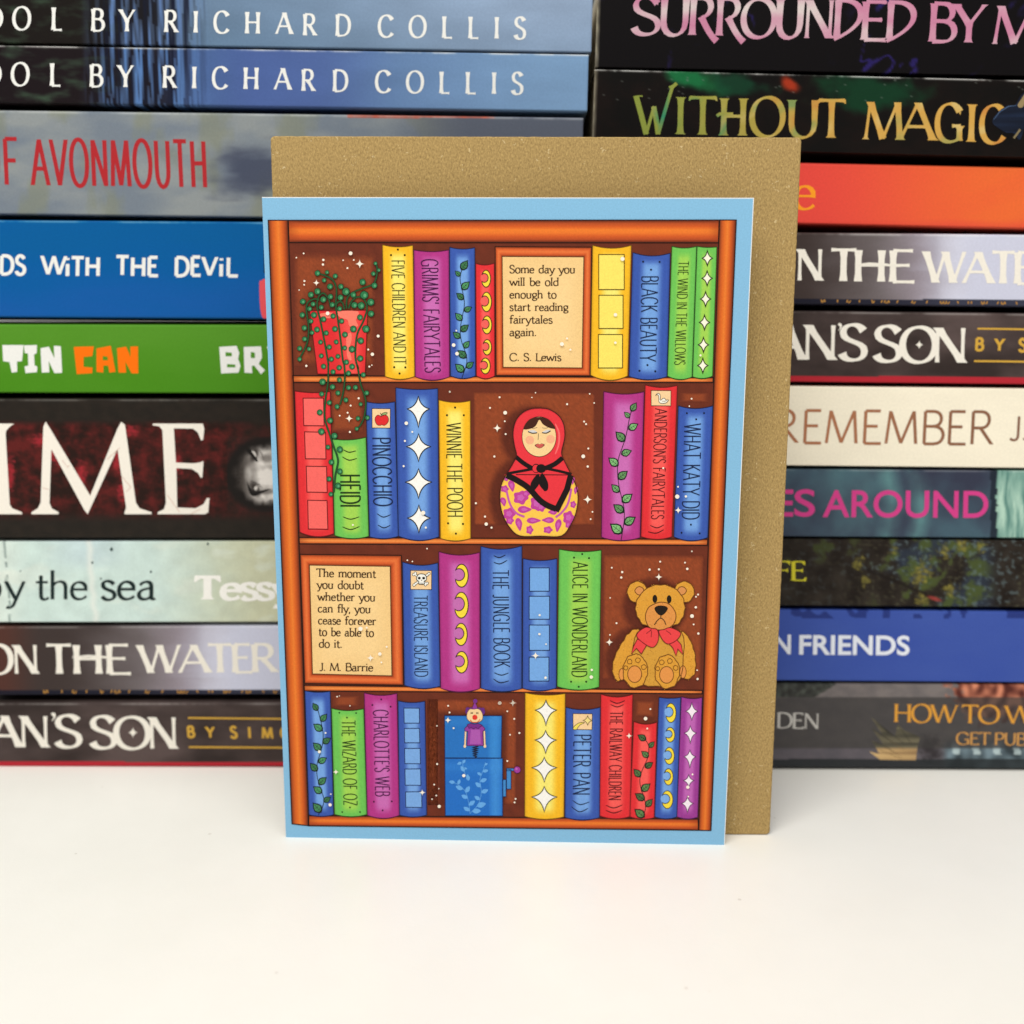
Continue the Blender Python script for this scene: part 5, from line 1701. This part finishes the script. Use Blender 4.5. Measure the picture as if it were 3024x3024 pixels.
flat('pot', pot, potf)
GST = ink((36, 84, 44)); GDK = ink((26, 40, 26)); GLF = ink((44, 120, 74)); GHI = ink((92, 166, 116))
stems = (([zA(*p) for p in ((400, 1610), (440, 1540), (480, 1440), (490, 1300), (470, 1160), (480, 1080), (540, 1040), (590, 1050))]),
         ([zA(*p) for p in ((700, 1120), (680, 1040), (630, 985), (585, 1020), (570, 1110), (600, 1240), (640, 1440), (675, 1640))] + [zD(*p) for p in ((548, 0), (545, 160), (520, 330), (515, 500), (560, 650), (600, 770), (630, 850), (640, 920), (615, 1040), (600, 1200))]),
         ([zA(*p) for p in ((830, 1140), (815, 1080), (780, 1065), (750, 1110), (770, 1250), (795, 1440), (815, 1620))] + [zD(*p) for p in ((700, 0), (705, 120), (690, 250), (660, 370))]),
         ([zA(*p) for p in ((870, 1130), (900, 1060), (960, 1020), (1020, 1050), (1045, 1130), (1010, 1250), (960, 1350), (940, 1450), (935, 1600), (960, 1700))] + [zD(*p) for p in ((825, 0), (855, 170), (885, 260), (905, 350), (890, 480), (855, 560), (820, 600))]),
         ([zA(*p) for p in ((745, 1100), (755, 950), (720, 860), (640, 815), (580, 800))]),
         ([zA(*p) for p in ((850, 1130), (855, 1040), (900, 985), (1000, 940), (1100, 900), (1135, 830), (1140, 740), (1125, 705))]))
for i, s in enumerate(stems):
    flat('trailing_stem', pot, lambda b_: (line(b_, smooth(s, False, 5), 5.6, cp, GDK, 17 + .1 * i), line(b_, smooth(s, False, 5), 3.8, cp, GST, 18 + .1 * i)))
LA = ((575, 795, 25), (665, 787, 18), (743, 823, 22), (638, 862, 20), (1125, 703, 17), (1157, 767, 16), (1105, 800, 20), (1003, 880, 28), (1115, 912, 26), (693, 922, 26), (797, 922, 24), (845, 970, 34), (575, 968, 28), (512, 1000, 26), (915, 1000, 26), (1018, 1003, 36), (697, 1018, 24), (793, 1027, 26), (630, 1045, 28), (435, 1065, 25), (1080, 1070, 32), (533, 1088, 22), (715, 1095, 23), (925, 1098, 28), (990, 1103, 32), (610, 1120, 22), (500, 1133, 22), (785, 1132, 22), (430, 1192, 24), (540, 1192, 26), (1083, 1180, 28), (722, 1202, 22), (632, 1232, 24), (978, 1215, 24), (803, 1250, 22), (512, 1250, 22), (450, 1315, 24), (570, 1330, 24), (740, 1325, 24), (915, 1325, 28), (1035, 1325, 32), (522, 1360, 20), (657, 1363, 22), (835, 1378, 24), (452, 1420, 22), (603, 1450, 20), (752, 1448, 20), (985, 1437, 28), (685, 1497, 22), (832, 1505, 20), (902, 1517, 28), (405, 1510, 22), (495, 1515, 20), (610, 1580, 20), (768, 1585, 20), (705, 1612, 22), (980, 1605, 26), (848, 1640, 22), (405, 1612, 20), (632, 1680, 22), (780, 1692, 22), (903, 1682, 24), (722, 1732, 22), (868, 1745, 22), (1010, 1760, 22), (622, 1828, 28), (783, 1808, 22), (717, 1875, 24), (870, 1882, 22), (935, 1880, 22))
LD = ((640, 258, 22), (485, 268, 22), (912, 258, 22), (558, 350, 22), (715, 325, 22), (632, 388, 22), (855, 365, 18), (467, 443, 24), (565, 520, 26), (483, 625, 28), (607, 665, 28), (830, 500, 20), (920, 493, 20), (818, 598, 18), (545, 772, 20), (658, 795, 26), (577, 915, 24), (658, 1003, 24), (557, 1075, 22), (640, 1140, 26), (572, 1220, 20))


def leaves(b_):
    for z, ls in ((zA, LA), (zD, LD)):
        for i, (x, y, r) in enumerate(ls):
            e = .03 * (i % 9)
            poly(b_, z.l(oval(x, y, r * 1.18, n=12, wob=.05)), cp, GDK, 19 + e)
            poly(b_, z.l(oval(x, y, r * .98, n=12, wob=.05)), cp, GLF, 20 + e)
            poly(b_, z.l(oval(x + r * .2, y + r * .1, r * .42, r * .5, n=8)), cp, GHI, 21 + e)


flat('foliage', pot, leaves)

# --- nesting doll
doll = empty('drawn_nesting_doll', (0, 0, 0)); doll.parent = card; doll['label'] = 'nesting doll drawn with a red headscarf and purple flowered dress'
OUT = ((1045, 375), (1150, 388), (1250, 452), (1305, 550), (1315, 680), (1288, 800), (1282, 858), (1310, 930), (1380, 1070), (1435, 1200), (1455, 1330), (1432, 1480), (1380, 1600), (1280, 1722), (1060, 1724), (845, 1722), (740, 1640), (662, 1500), (632, 1350), (645, 1190), (700, 1075), (790, 920), (806, 860), (785, 770), (770, 650), (790, 530), (850, 440), (940, 388))


def dress(b_):
    o = smooth(OUT, k=4)
    poly(b_, zE.l(o), cp, ink((254, 204, 82)), 15)
    line(b_, zE.l(o), 2.2, cp, ink((60, 24, 20)), 25, closed=True)
    pu = (196, 66, 156)
    for i, (x, y, rx, ry) in enumerate(((755, 1195, 36, 58), (682, 1228, 40, 36), (668, 1362, 32, 46), (850, 1320, 74, 68), (905, 1280, 40, 36), (1020, 1380, 66, 76), (1065, 1420, 50, 46), (728, 1490, 62, 60), (735, 1560, 40, 40), (832, 1600, 36, 66), (890, 1445, 70, 38), (985, 1562, 72, 32), (1140, 1557, 62, 32), (1245, 1612, 34, 66), (1355, 1530, 58, 66), (1350, 1606, 28, 36), (1404, 1392, 30, 36), (1432, 1242, 20, 40), (945, 1660, 36, 44), (1138, 1660, 46, 36), (1188, 1472, 46, 28), (700, 1122, 22, 24), (1402, 1142, 18, 38))):
        if max(rx, ry) > 1.35 * min(rx, ry):      # leaf: one blunt and one pointed end
            ln, wd = max(rx, ry), min(rx, ry)
            sg_ = 1 if x < 1045 else -1
            lf = [(-1, 0), (-.75, .7), (-.2, 1), (.4, .7), (1.1, 0), (.4, -.7), (-.2, -1), (-.75, -.7)]
            lf = [(a * ln, b2 * wd) if rx > ry else (b2 * wd + sg_ * a * wd * .3, a * ln) for a, b2 in lf]
            pl = [(x + (a if rx < ry else sg_ * a), y + b2) for a, b2 in lf]
        else: pl = [(x + rx * (1 + .13 * math.cos(5 * t)) * math.cos(t), y + ry * (1 + .13 * math.cos(5 * t)) * math.sin(t)) for t in (2 * math.pi * q / 24 for q in range(24))]
        poly(b_, zE.l(smooth(pl, k=3)), cp, ink(pu), 16 + .03 * i)
        poly(b_, zE.l([(x + (a - x) * .5, y + (b2 - y) * .5) for a, b2 in pl]), cp, ink((208, 96, 182)), 17 + .03 * i)
    for pts in (((700, 1240), (735, 1380), (800, 1480), (890, 1522)), ((1385, 1225), (1350, 1380), (1290, 1470), (1220, 1528))):
        line(b_, zE.l(smooth(pts, False, 5)), 22 * zE.k, cp, ink((200, 92, 172)), 16.9)


def scarf(b_):
    rd, bk_ = ink((236, 56, 66)), ink((26, 16, 16))
    up = list(OUT[:9]) + [(1392, 1090), (1300, 1340), (1240, 1470), (1040, 1325), (930, 1195), (698, 1082)] + list(OUT[20:])
    poly(b_, zE.l(smooth(up, k=3)), cp, rd, 18)
    line(b_, zE.l(smooth([(702, 1085), (800, 1130), (930, 1215), (1040, 1335), (1120, 1395), (1225, 1440)], False, 5)), 62 * zE.k, cp, bk_, 19)
    line(b_, zE.l([(1222, 1462), (1290, 1330), (1340, 1230), (1378, 1085)]), 62 * zE.k, cp, bk_, 19.3)
    line(b_, zE.l(smooth([(800, 890), (880, 955), (970, 1010)], False, 4)), 46 * zE.k, cp, bk_, 19.5)
    line(b_, zE.l(smooth([(1292, 900), (1210, 965), (1110, 1010)], False, 4)), 50 * zE.k, cp, bk_, 19.6)
    line(b_, zE.l([(706, 1066), (850, 1040), (970, 1018)]), 28 * zE.k, cp, bk_, 19.8)
    line(b_, zE.l([(1388, 1072), (1250, 1038), (1120, 1012)]), 28 * zE.k, cp, bk_, 19.9)
    line(b_, zE.l([(800, 1076), (1050, 1078), (1345, 1080)]), 8 * zE.k, cp, bk_, 20)
    for c, p, q in ((1010, (1035, 1065), (985, 1245)), (1090, (1075, 1060), (1112, 1250))):
        dx, dy = q[0] - p[0], q[1] - p[1]
        lf = smooth([p, (p[0] + dx * .5 - 52, p[1] + dy * .55), (q[0] - 20, q[1] - 10), q, (q[0] + 25, q[1] - 20), (p[0] + dx * .5 + 42, p[1] + dy * .5)], k=4)
        poly(b_, zE.l(lf), cp, bk_, 20.5 + c * .0005)
    poly(b_, zE.l(oval(1012, 1010, 42, 48)), cp, bk_, 21); poly(b_, zE.l(oval(1010, 1012, 34, 40)), cp, rd, 21.5)
    poly(b_, zE.l(oval(1066, 1012, 52, 46)), cp, bk_, 22)
    line(b_, zE.l(smooth([(1215, 540), (1255, 640), (1250, 760), (1215, 860)], False, 5)), 20 * zE.k, cp, ink((252, 110, 110)), 19.2, taper=True)


def face(b_):
    sk, bk_ = ink((250, 212, 152)), ink((40, 26, 22))
    poly(b_, zE.l(oval(1045, 676, 182, 213, 36)), cp, bk_, 22.5)
    poly(b_, zE.l(oval(1045, 676, 177, 208, 36)), cp, sk, 23)
    hr = smooth([(882, 598), (905, 535), (960, 485), (1045, 470), (1130, 485), (1190, 540), (1215, 592), (1150, 582), (1085, 545), (1047, 498), (1010, 560), (960, 590)], k=4)
    poly(b_, zE.l(hr), cp, ink((70, 34, 22)), 23.5)
    for x, y in ((947, 712), (1165, 702)): poly(b_, zE.l(oval(x, y, 45)), cp, ink((248, 180, 140)), 23.7)
    for x in (0, 1):
        pts = [(928, 622), (975, 640), (1025, 634)] if x == 0 else [(1075, 634), (1122, 638), (1165, 614)]
        poly(b_, zE.l(smooth([(p[0], p[1] - 4) for p in pts] + [(pts[1][0] + 8, pts[1][1] - 34)], k=3)), cp, ink((216, 214, 214)), 23.8)
        line(b_, zE.l(smooth(pts, False, 4)), 11 * zE.k, cp, bk_, 24)
        line(b_, zE.l(smooth([(p[0], p[1] - 52) for p in pts[:2]] + [(pts[2][0], pts[2][1] - 54)], False, 4)), 4 * zE.k, cp, bk_, 24)
    line(b_, zE.l([(1038, 642), (1034, 712)]), 5 * zE.k, cp, bk_, 24)
    lp = smooth([(998, 770), (1030, 750), (1050, 757), (1072, 748), (1104, 764), (1052, 799)], k=4)
    poly(b_, zE.l(lp), cp, bk_, 24); poly(b_, zE.l([((x - 1050) * .86 + 1050, (y - 772) * .8 + 772) for x, y in lp]), cp, ink((232, 104, 92)), 24.6)
    line(b_, zE.l([(1005, 772), (1050, 776), (1100, 768)]), 4 * zE.k, cp, bk_, 24.8)


flat('dress', doll, dress); flat('headscarf', doll, scarf); flat('face', doll, face)

# --- teddy bear
bear = empty('drawn_teddy_bear', (0, 0, 0)); bear.parent = card; bear['label'] = 'sitting golden teddy bear drawn with a red bow'
FUR, FUR2, TAN, BOL = (226, 160, 56), (206, 146, 54), (232, 152, 76), ink((112, 66, 20))


def blob(b_, pts, c, lay, z=zI, ol=BOL, w=9, wob=0.0, k=4, fur=False):
    o = smooth(pts, k=k) if k else list(pts)
    if wob: o = [(x + wob * math.sin(i * 2.1), y + wob * math.cos(i * 1.7)) for i, (x, y) in enumerate(o)]
    poly(b_, z.l(o), cp, ink(c), lay)
    line(b_, z.l(o), w * z.k, cp, ol, lay + .5, closed=True)
    if not fur: return
    rg = random.Random(int(o[0][0] * 7 + o[0][1]))
    xs, ys = [p[0] for p in o], [p[1] for p in o]
    cx, cy = (min(xs) + max(xs)) / 2, (min(ys) + max(ys)) / 2
    area = (max(xs) - min(xs)) * (max(ys) - min(ys))
    for i in range(int(area / 420)):
        x, y = rg.uniform(min(xs), max(xs)), rg.uniform(min(ys), max(ys))
        ins = False
        for k2 in range(len(o)):
            (x1, y1), (x2, y2) = o[k2], o[k2 - 1]
            if (y1 > y) != (y2 > y) and x < (x2 - x1) * (y - y1) / (y2 - y1) + x1: ins = not ins
        if not ins: continue
        a_ = math.atan2(y - cy, x - cx) + rg.uniform(-.5, .5)
        l_ = rg.uniform(7, 15)
        lo_ = sm(.3, 1, (y - min(ys)) / (max(ys) - min(ys)))
        cc = mix(c, (250, 206, 110), rg.uniform(.1, .5)) if rg.random() > .35 + .35 * lo_ else mix(c, (140, 88, 30), rg.uniform(.2, .6))
        line(b_, z.l([(x, y), (x + l_ * math.cos(a_), y + l_ * math.sin(a_))]), 4 * z.k, cp, ink(cc), lay + .2 + .001 * (i % 200))


def bbody(b_):
    blob(b_, ((640, 846), (560, 890), (490, 990), (420, 1120), (388, 1260), (415, 1370), (470, 1392), (545, 1290), (610, 1120), (690, 900)), FUR, 15, wob=5, fur=True)
    blob(b_, ((1110, 870), (1180, 918), (1242, 1050), (1266, 1200), (1250, 1330), (1160, 1376), (1105, 1300), (1110, 1100), (1070, 930)), FUR, 15.1, wob=5, fur=True)
    blob(b_, ((650, 880), (890, 850), (1120, 880), (1132, 1200), (1080, 1400), (850, 1452), (690, 1410), (600, 1200)), (216, 158, 60), 15.7, wob=4, fur=True)
    blob(b_, oval(486, 1325, 30, 62, 14), TAN, 16.2, w=7, k=0)
    blob(b_, oval(1132, 1300, 34, 66, 14), TAN, 16.2, w=7, k=0)
    for x, y in ((628, 1288), (965, 1296)):
        blob(b_, oval(x, y, 130, 178, 26), FUR, 17, wob=6, k=0, fur=True)
        blob(b_, oval(x - 6, y + 34, 74, 88, 20), TAN, 18, w=8, k=0)
        for dx, dy, r in ((-100, -32, 22), (-58, -98, 26), (28, -112, 26), (90, -40, 26)):
            blob(b_, oval(x + dx, y + dy, r, r, 9, .1), FUR, 18, w=7, k=0)


def bhead(b_):
    for x, ix in ((650, 672), (1145, 1120)):
        blob(b_, oval(x, 455, 106, 112, 22), FUR, 19, wob=4, k=0, fur=True)
        blob(b_, oval(ix, 442, 46, 44, 12, .08), (222, 148, 84), 20, w=8, k=0)
    blob(b_, ((893, 378), (1010, 400), (1110, 480), (1150, 600), (1130, 720), (1050, 805), (893, 815), (735, 808), (655, 720), (632, 610), (670, 500), (770, 405)), FUR, 21, wob=5, fur=True)
    blob(b_, ((900, 562), (990, 585), (1055, 680), (1040, 780), (970, 840), (880, 855), (780, 830), (735, 730), (760, 630), (820, 585)), (228, 150, 74), 22, fur=True)
    bk_ = ink((34, 22, 14))
    poly(b_, zI.l(smooth(((830, 628), (860, 602), (900, 597), (950, 605), (972, 630), (945, 675), (905, 702), (860, 682)), k=4)), cp, bk_, 23)
    for x, y in ((835, 527), (985, 531)): poly(b_, zI.l(oval(x, y, 25, 43)), cp, bk_, 23)
    line(b_, zI.l([(898, 690), (898, 732)]), 9 * zI.k, cp, bk_, 23)
    line(b_, zI.l(smooth(((830, 802), (860, 756), (897, 730), (932, 756), (952, 802)), False, 4)), 9 * zI.k, cp, bk_, 23.2)


def bow(b_):
    rd, ol = (238, 70, 72), ink((110, 20, 24))
    for i, t in enumerate((((650, 950), (610, 1030), (588, 1105), (640, 1048), (692, 1108), (745, 1020), (720, 980)), ((1060, 950), (1112, 1010), (1130, 1112), (1077, 1055), (1058, 1128), (1025, 1045), (985, 1000)))):
        blob(b_, t, rd, 24 + .1 * i, ol=ol, w=8, k=0)
    blob(b_, ((735, 828), (800, 838), (862, 855), (872, 960), (820, 1036), (740, 1010), (650, 935), (658, 880)), rd, 25, ol=ol, w=8)
    blob(b_, ((875, 868), (930, 850), (1000, 830), (1105, 885), (1065, 960), (980, 1002), (920, 965)), rd, 25.2, ol=ol, w=8)
    for p in (((790, 850), (800, 880), (795, 930)), ((800, 850), (760, 880), (745, 895)), ((950, 860), (990, 885), (1005, 905))): line(b_, zI.l(p), 6 * zI.k, cp, ol, 26)


flat('body', bear, bbody); flat('head', bear, bhead); flat('bow', bear, bow)

# --- jack in the box
toy = empty('drawn_toy_box', (0, 0, 0)); toy.parent = card; toy['label'] = 'blue jack in the box drawn with a purple clown'
NAVY = ink((20, 44, 92))


def boxf(b_):
    for q, c0, c1, e in ((((272, 418), (900, 420), (892, 882), (275, 880)), (40, 116, 196), (58, 140, 216), 0), (((275, 886), (908, 886), (908, 1516), (280, 1514)), (36, 112, 200), (62, 142, 220), .2)):
        grid(b_, zK.l(q), 16, 16, cp, lambda s, t: ink(mix(c0, c1, sm(.75, .85, s) * (1 - sm(.92, .97, s)) + .4 * sm(.0, .15, t) * (1 - sm(.15, .3, t)))), 12 + e)
        line(b_, zK.l(q), 2, cp, NAVY, 13 + e, closed=True)
    lt = ink((104, 172, 236))
    for st, lv in ((((550, 1490), (540, 1400), (505, 1260), (430, 1180), (340, 1140)), ((545, 1460, 480, 1420), (540, 1400, 605, 1350), (525, 1320, 455, 1290), (505, 1260, 545, 1190), (470, 1225, 395, 1190), (420, 1170, 440, 1115), (385, 1150, 320, 1140))),
                   (((550, 1490), (640, 1390), (675, 1260), (660, 1120), (690, 1030), (720, 930)), ((575, 1465, 670, 1460), (625, 1410, 725, 1380), (660, 1340, 600, 1300), (675, 1260, 750, 1230), (668, 1200, 610, 1150), (665, 1140, 735, 1110), (675, 1070, 630, 1040), (690, 1030, 750, 1015), (710, 960, 745, 940))),
                   (((535, 1130), (480, 1010), (470, 910)), ((535, 1130, 520, 1060), (490, 1030, 450, 970), (480, 990, 520, 1000), (470, 940, 500, 900), (460, 930, 410, 950)))):
        line(b_, zK.l(smooth(st, False, 4)), 5 * zK.k, cp, lt, 14)
        for x0, y0, x1, y1 in lv:
            dx, dy = x1 - x0, y1 - y0
            poly(b_, zK.l(smooth([(x0, y0), (x0 + dx * .45 - dy * .3, y0 + dy * .45 + dx * .3), (x1, y1), (x0 + dx * .45 + dy * .3, y0 + dy * .45 - dx * .3)], k=3)), cp, lt, 14.4)


def crank(b_):
    for q in ((912, 1120, 945, 1305), (952, 1010, 1000, 1222), (950, 996, 1032, 1022)):
        p = zK.l([(q[0], q[1]), (q[2], q[1]), (q[2], q[3]), (q[0], q[3])])
        poly(b_, p, cp, ink((66, 140, 208)), 12 + q[0] * .001); line(b_, p, 1.8, cp, NAVY, 13.5, closed=True)
    poly(b_, zK.l(oval(1068, 1012, 39)), cp, ink((84, 24, 84)), 14); poly(b_, zK.l(oval(1068, 1010, 34)), cp, ink((164, 60, 156)), 14.5); poly(b_, zK.l(oval(1060, 1000, 13)), cp, ink((196, 104, 188)), 15)


def clown(b_):
    pu, ol, sk = (150, 62, 158), ink((70, 20, 76)), ink((250, 214, 166))
    line(b_, zK.l(smooth([(p, 745 + 11 * i) for i, p in enumerate((600, 640, 575, 645, 575, 640, 575, 640, 580, 630, 585, 625, 600))], False, 3)), 9 * zK.k, cp, ink((28, 30, 50)), 15)
    for x0, x1, hx in ((503, 496, 494), (707, 713, 714)):
        line(b_, zK.l([(x0, 585), (x1, 745)]), 22 * zK.k, cp, ol, 15.2); line(b_, zK.l([(x0, 585), (x1, 745)]), 16 * zK.k, cp, sk, 15.4)
        poly(b_, zK.l(oval(hx, 752, 15, 18, 10)), cp, sk, 15.6)
    blob(b_, ((520, 530), (690, 530), (715, 560), (700, 585), (690, 590), (698, 745), (518, 745), (528, 590), (500, 588), (490, 560)), pu, 16, z=zK, ol=ol, w=6, k=0)
    poly(b_, zK.l([(560, 570), (660, 570), (672, 728), (550, 728)]), cp, ink((176, 90, 178)), 16.7)
    for x, y, r in ((535, 372, 36), (525, 345, 22), (560, 350, 24), (680, 376, 36), (690, 350, 22), (655, 350, 24)): poly(b_, zK.l(oval(x, y, r, n=12)), cp, ink((104, 46, 132)), 17 + x * .0003)
    blob(b_, ((600, 338), (660, 352), (690, 410), (676, 470), (602, 496), (535, 470), (515, 415), (540, 352)), (250, 214, 160), 18, z=zK, ol=ink((120, 70, 50)), w=5)
    blob(b_, ((604, 262), (636, 336), (602, 344), (570, 344)), (146, 60, 158), 19, z=zK, ol=ol, w=5, k=0)
    poly(b_, zK.l(oval(608, 256, 24, n=12)), cp, ink((120, 48, 140)), 20)
    poly(b_, zK.l(oval(604, 434, 28)), cp, ink((232, 60, 44)), 20)
    line(b_, zK.l(smooth(((552, 462), (575, 486), (604, 490), (635, 484), (660, 458)), False, 4)), 7 * zK.k, cp, ink((206, 60, 50)), 20)
    for x in (570, 630):
        line(b_, zK.l([(x - 14, 378), (x + 14, 396)]), 5 * zK.k, cp, ink((40, 24, 20)), 20); line(b_, zK.l([(x - 14, 396), (x + 14, 378)]), 5 * zK.k, cp, ink((40, 24, 20)), 20.2)
    blob(b_, ((520, 515), (560, 500), (600, 512), (640, 502), (685, 520), (660, 540), (640, 558), (612, 545), (590, 562), (565, 545), (540, 555)), (124, 44, 136), 19.5, z=zK, ol=ol, w=5, k=0)


flat('box', toy, boxf); flat('crank', toy, crank); flat('clown', toy, clown)

# --- printed sparkles
SP = ((zA, ((890, 607, 18), (445, 608, 8), (376, 648, 7), (632, 670, 11), (628, 713, 11), (820, 673, 7), (921, 670, 8), (860, 747, 9), (452, 870, 10), (450, 905, 8), (402, 955, 6), (672, 1177, 18), (1152, 1392, 14), (1058, 1520, 9), (1097, 1565, 16), (470, 1675, 11), (1068, 1682, 9), (1092, 1668, 6)), ((977, 707, 40), (566, 887, 30))),
      (zB, ((521, 1408, 20), (558, 1502, 20), (550, 1250, 9), (1707, 1397, 22), (1763, 1335, 11), (1800, 1458, 11), (478, 1918, 9)), ()),
      (zC, ((605, 660, 20), (538, 1190, 17), (537, 1455, 12), (1345, 1575, 10)), ()),
      (zD, ((1702, 245, 9), (838, 308, 10), (762, 377, 9), (733, 445, 9), (658, 473, 8), (755, 628, 10), (1290, 545, 17), (1347, 627, 9), (1277, 713, 10), (1265, 952, 10), (1450, 1395, 20), (1475, 1535, 10), (783, 1510, 9), (1487, 1735, 7), (1300, 1845, 7), (1348, 1857, 7)), ((748, 500, 35),)),
      (zE, ((103, 203, 10), (628, 260, 10), (527, 372, 10), (687, 423, 20), (683, 513, 9), (692, 648, 10), (573, 884, 11), (378, 1377, 11), (474, 1518, 11), (487, 1597, 18), (543, 1634, 11), (1340, 333, 11), (1578, 224, 8), (1625, 320, 8), (1519, 516, 10), (1540, 543, 10), (1563, 800, 10), (1510, 883, 20), (1557, 990, 12), (1607, 1468, 9), (1588, 1545, 9), (968, 262, 7), (1007, 212, 7)), ((603, 585, 42), (1556, 1338, 45))),
      (zF, ((1032, 1330, 22), (1120, 1328, 12), (1040, 1230, 9), (890, 1040, 10), (1178, 335, 9), (1155, 410, 7), (1180, 1885, 8)), ((1042, 1468, 35),)),
      (zG, ((872, 1063, 25), (942, 1050, 11), (1092, 1350, 20), (1170, 1268, 11), (1110, 1445, 10)), ((985, 1395, 40),)),
      (zH, ((1220, 810, 11), (1218, 1003, 12), (1285, 1105, 8), (1280, 1447, 13), (1750, 1367, 12), (1745, 1440, 18), (813, 1705, 17)), ((1178, 1222, 38), (948, 1703, 32))),
      (zI, ((380, 197, 9), (490, 243, 12), (480, 300, 12), (779, 217, 12), (876, 214, 11), (890, 133, 10), (1152, 143, 9), (1176, 209, 13), (1226, 707, 20), (1266, 614, 13), (1293, 891, 12), (1243, 795, 9), (1285, 1370, 12), (1290, 480, 10), (1268, 503, 9), (363, 515, 7), (430, 782, 10), (361, 905, 8), (1224, 24, 9), (1280, 1278, 8)), ((876, 295, 36), (355, 982, 38))),
      (zJ, ((530, 602, 10), (462, 808, 17), (580, 1390, 18), (587, 1272, 8), (657, 205, 8), (682, 197, 5), (797, 305, 7), (1752, 943, 11), (1775, 1407, 18), (1720, 1168, 9), (1770, 1212, 6), (1743, 1288, 9), (1696, 1328, 8), (1750, 525, 7)), ((643, 1030, 32), (1590, 1255, 33))),
      (zK, ((877, 275, 19), (312, 305, 10), (327, 378, 10), (960, 365, 9), (1036, 448, 10), (1092, 603, 11), (990, 622, 9), (960, 910, 10), (1050, 1325, 10), (1040, 1363, 10), (483, 1070, 18), (372, 550, 10)), ((1020, 275, 35), (310, 462, 35))),
      (zL, ((742, 362, 16), (785, 277, 8), (757, 450, 8), (1118, 972, 15), (1160, 858, 8), (1122, 1055, 7)), ((595, 515, 26),)))


def sparkle(b_):
    c = ink((255, 246, 228))
    for z, ds, ss in SP:
        for x, y, r in ds: poly(b_, z.l(oval(x, y, r, n=12)), cp, c, 29)
        for x, y, r in ss:
            poly(b_, z.l(star4(x, y, r * 1.1, r * 1.1, r * 1.1, .045)), cp, c, 29)
            poly(b_, z.l(oval(x, y, r * .2, n=10)), cp, c, 29.5)


sp = flat('sparkle_pattern', card, sparkle)
sp['kind'] = 'stuff'
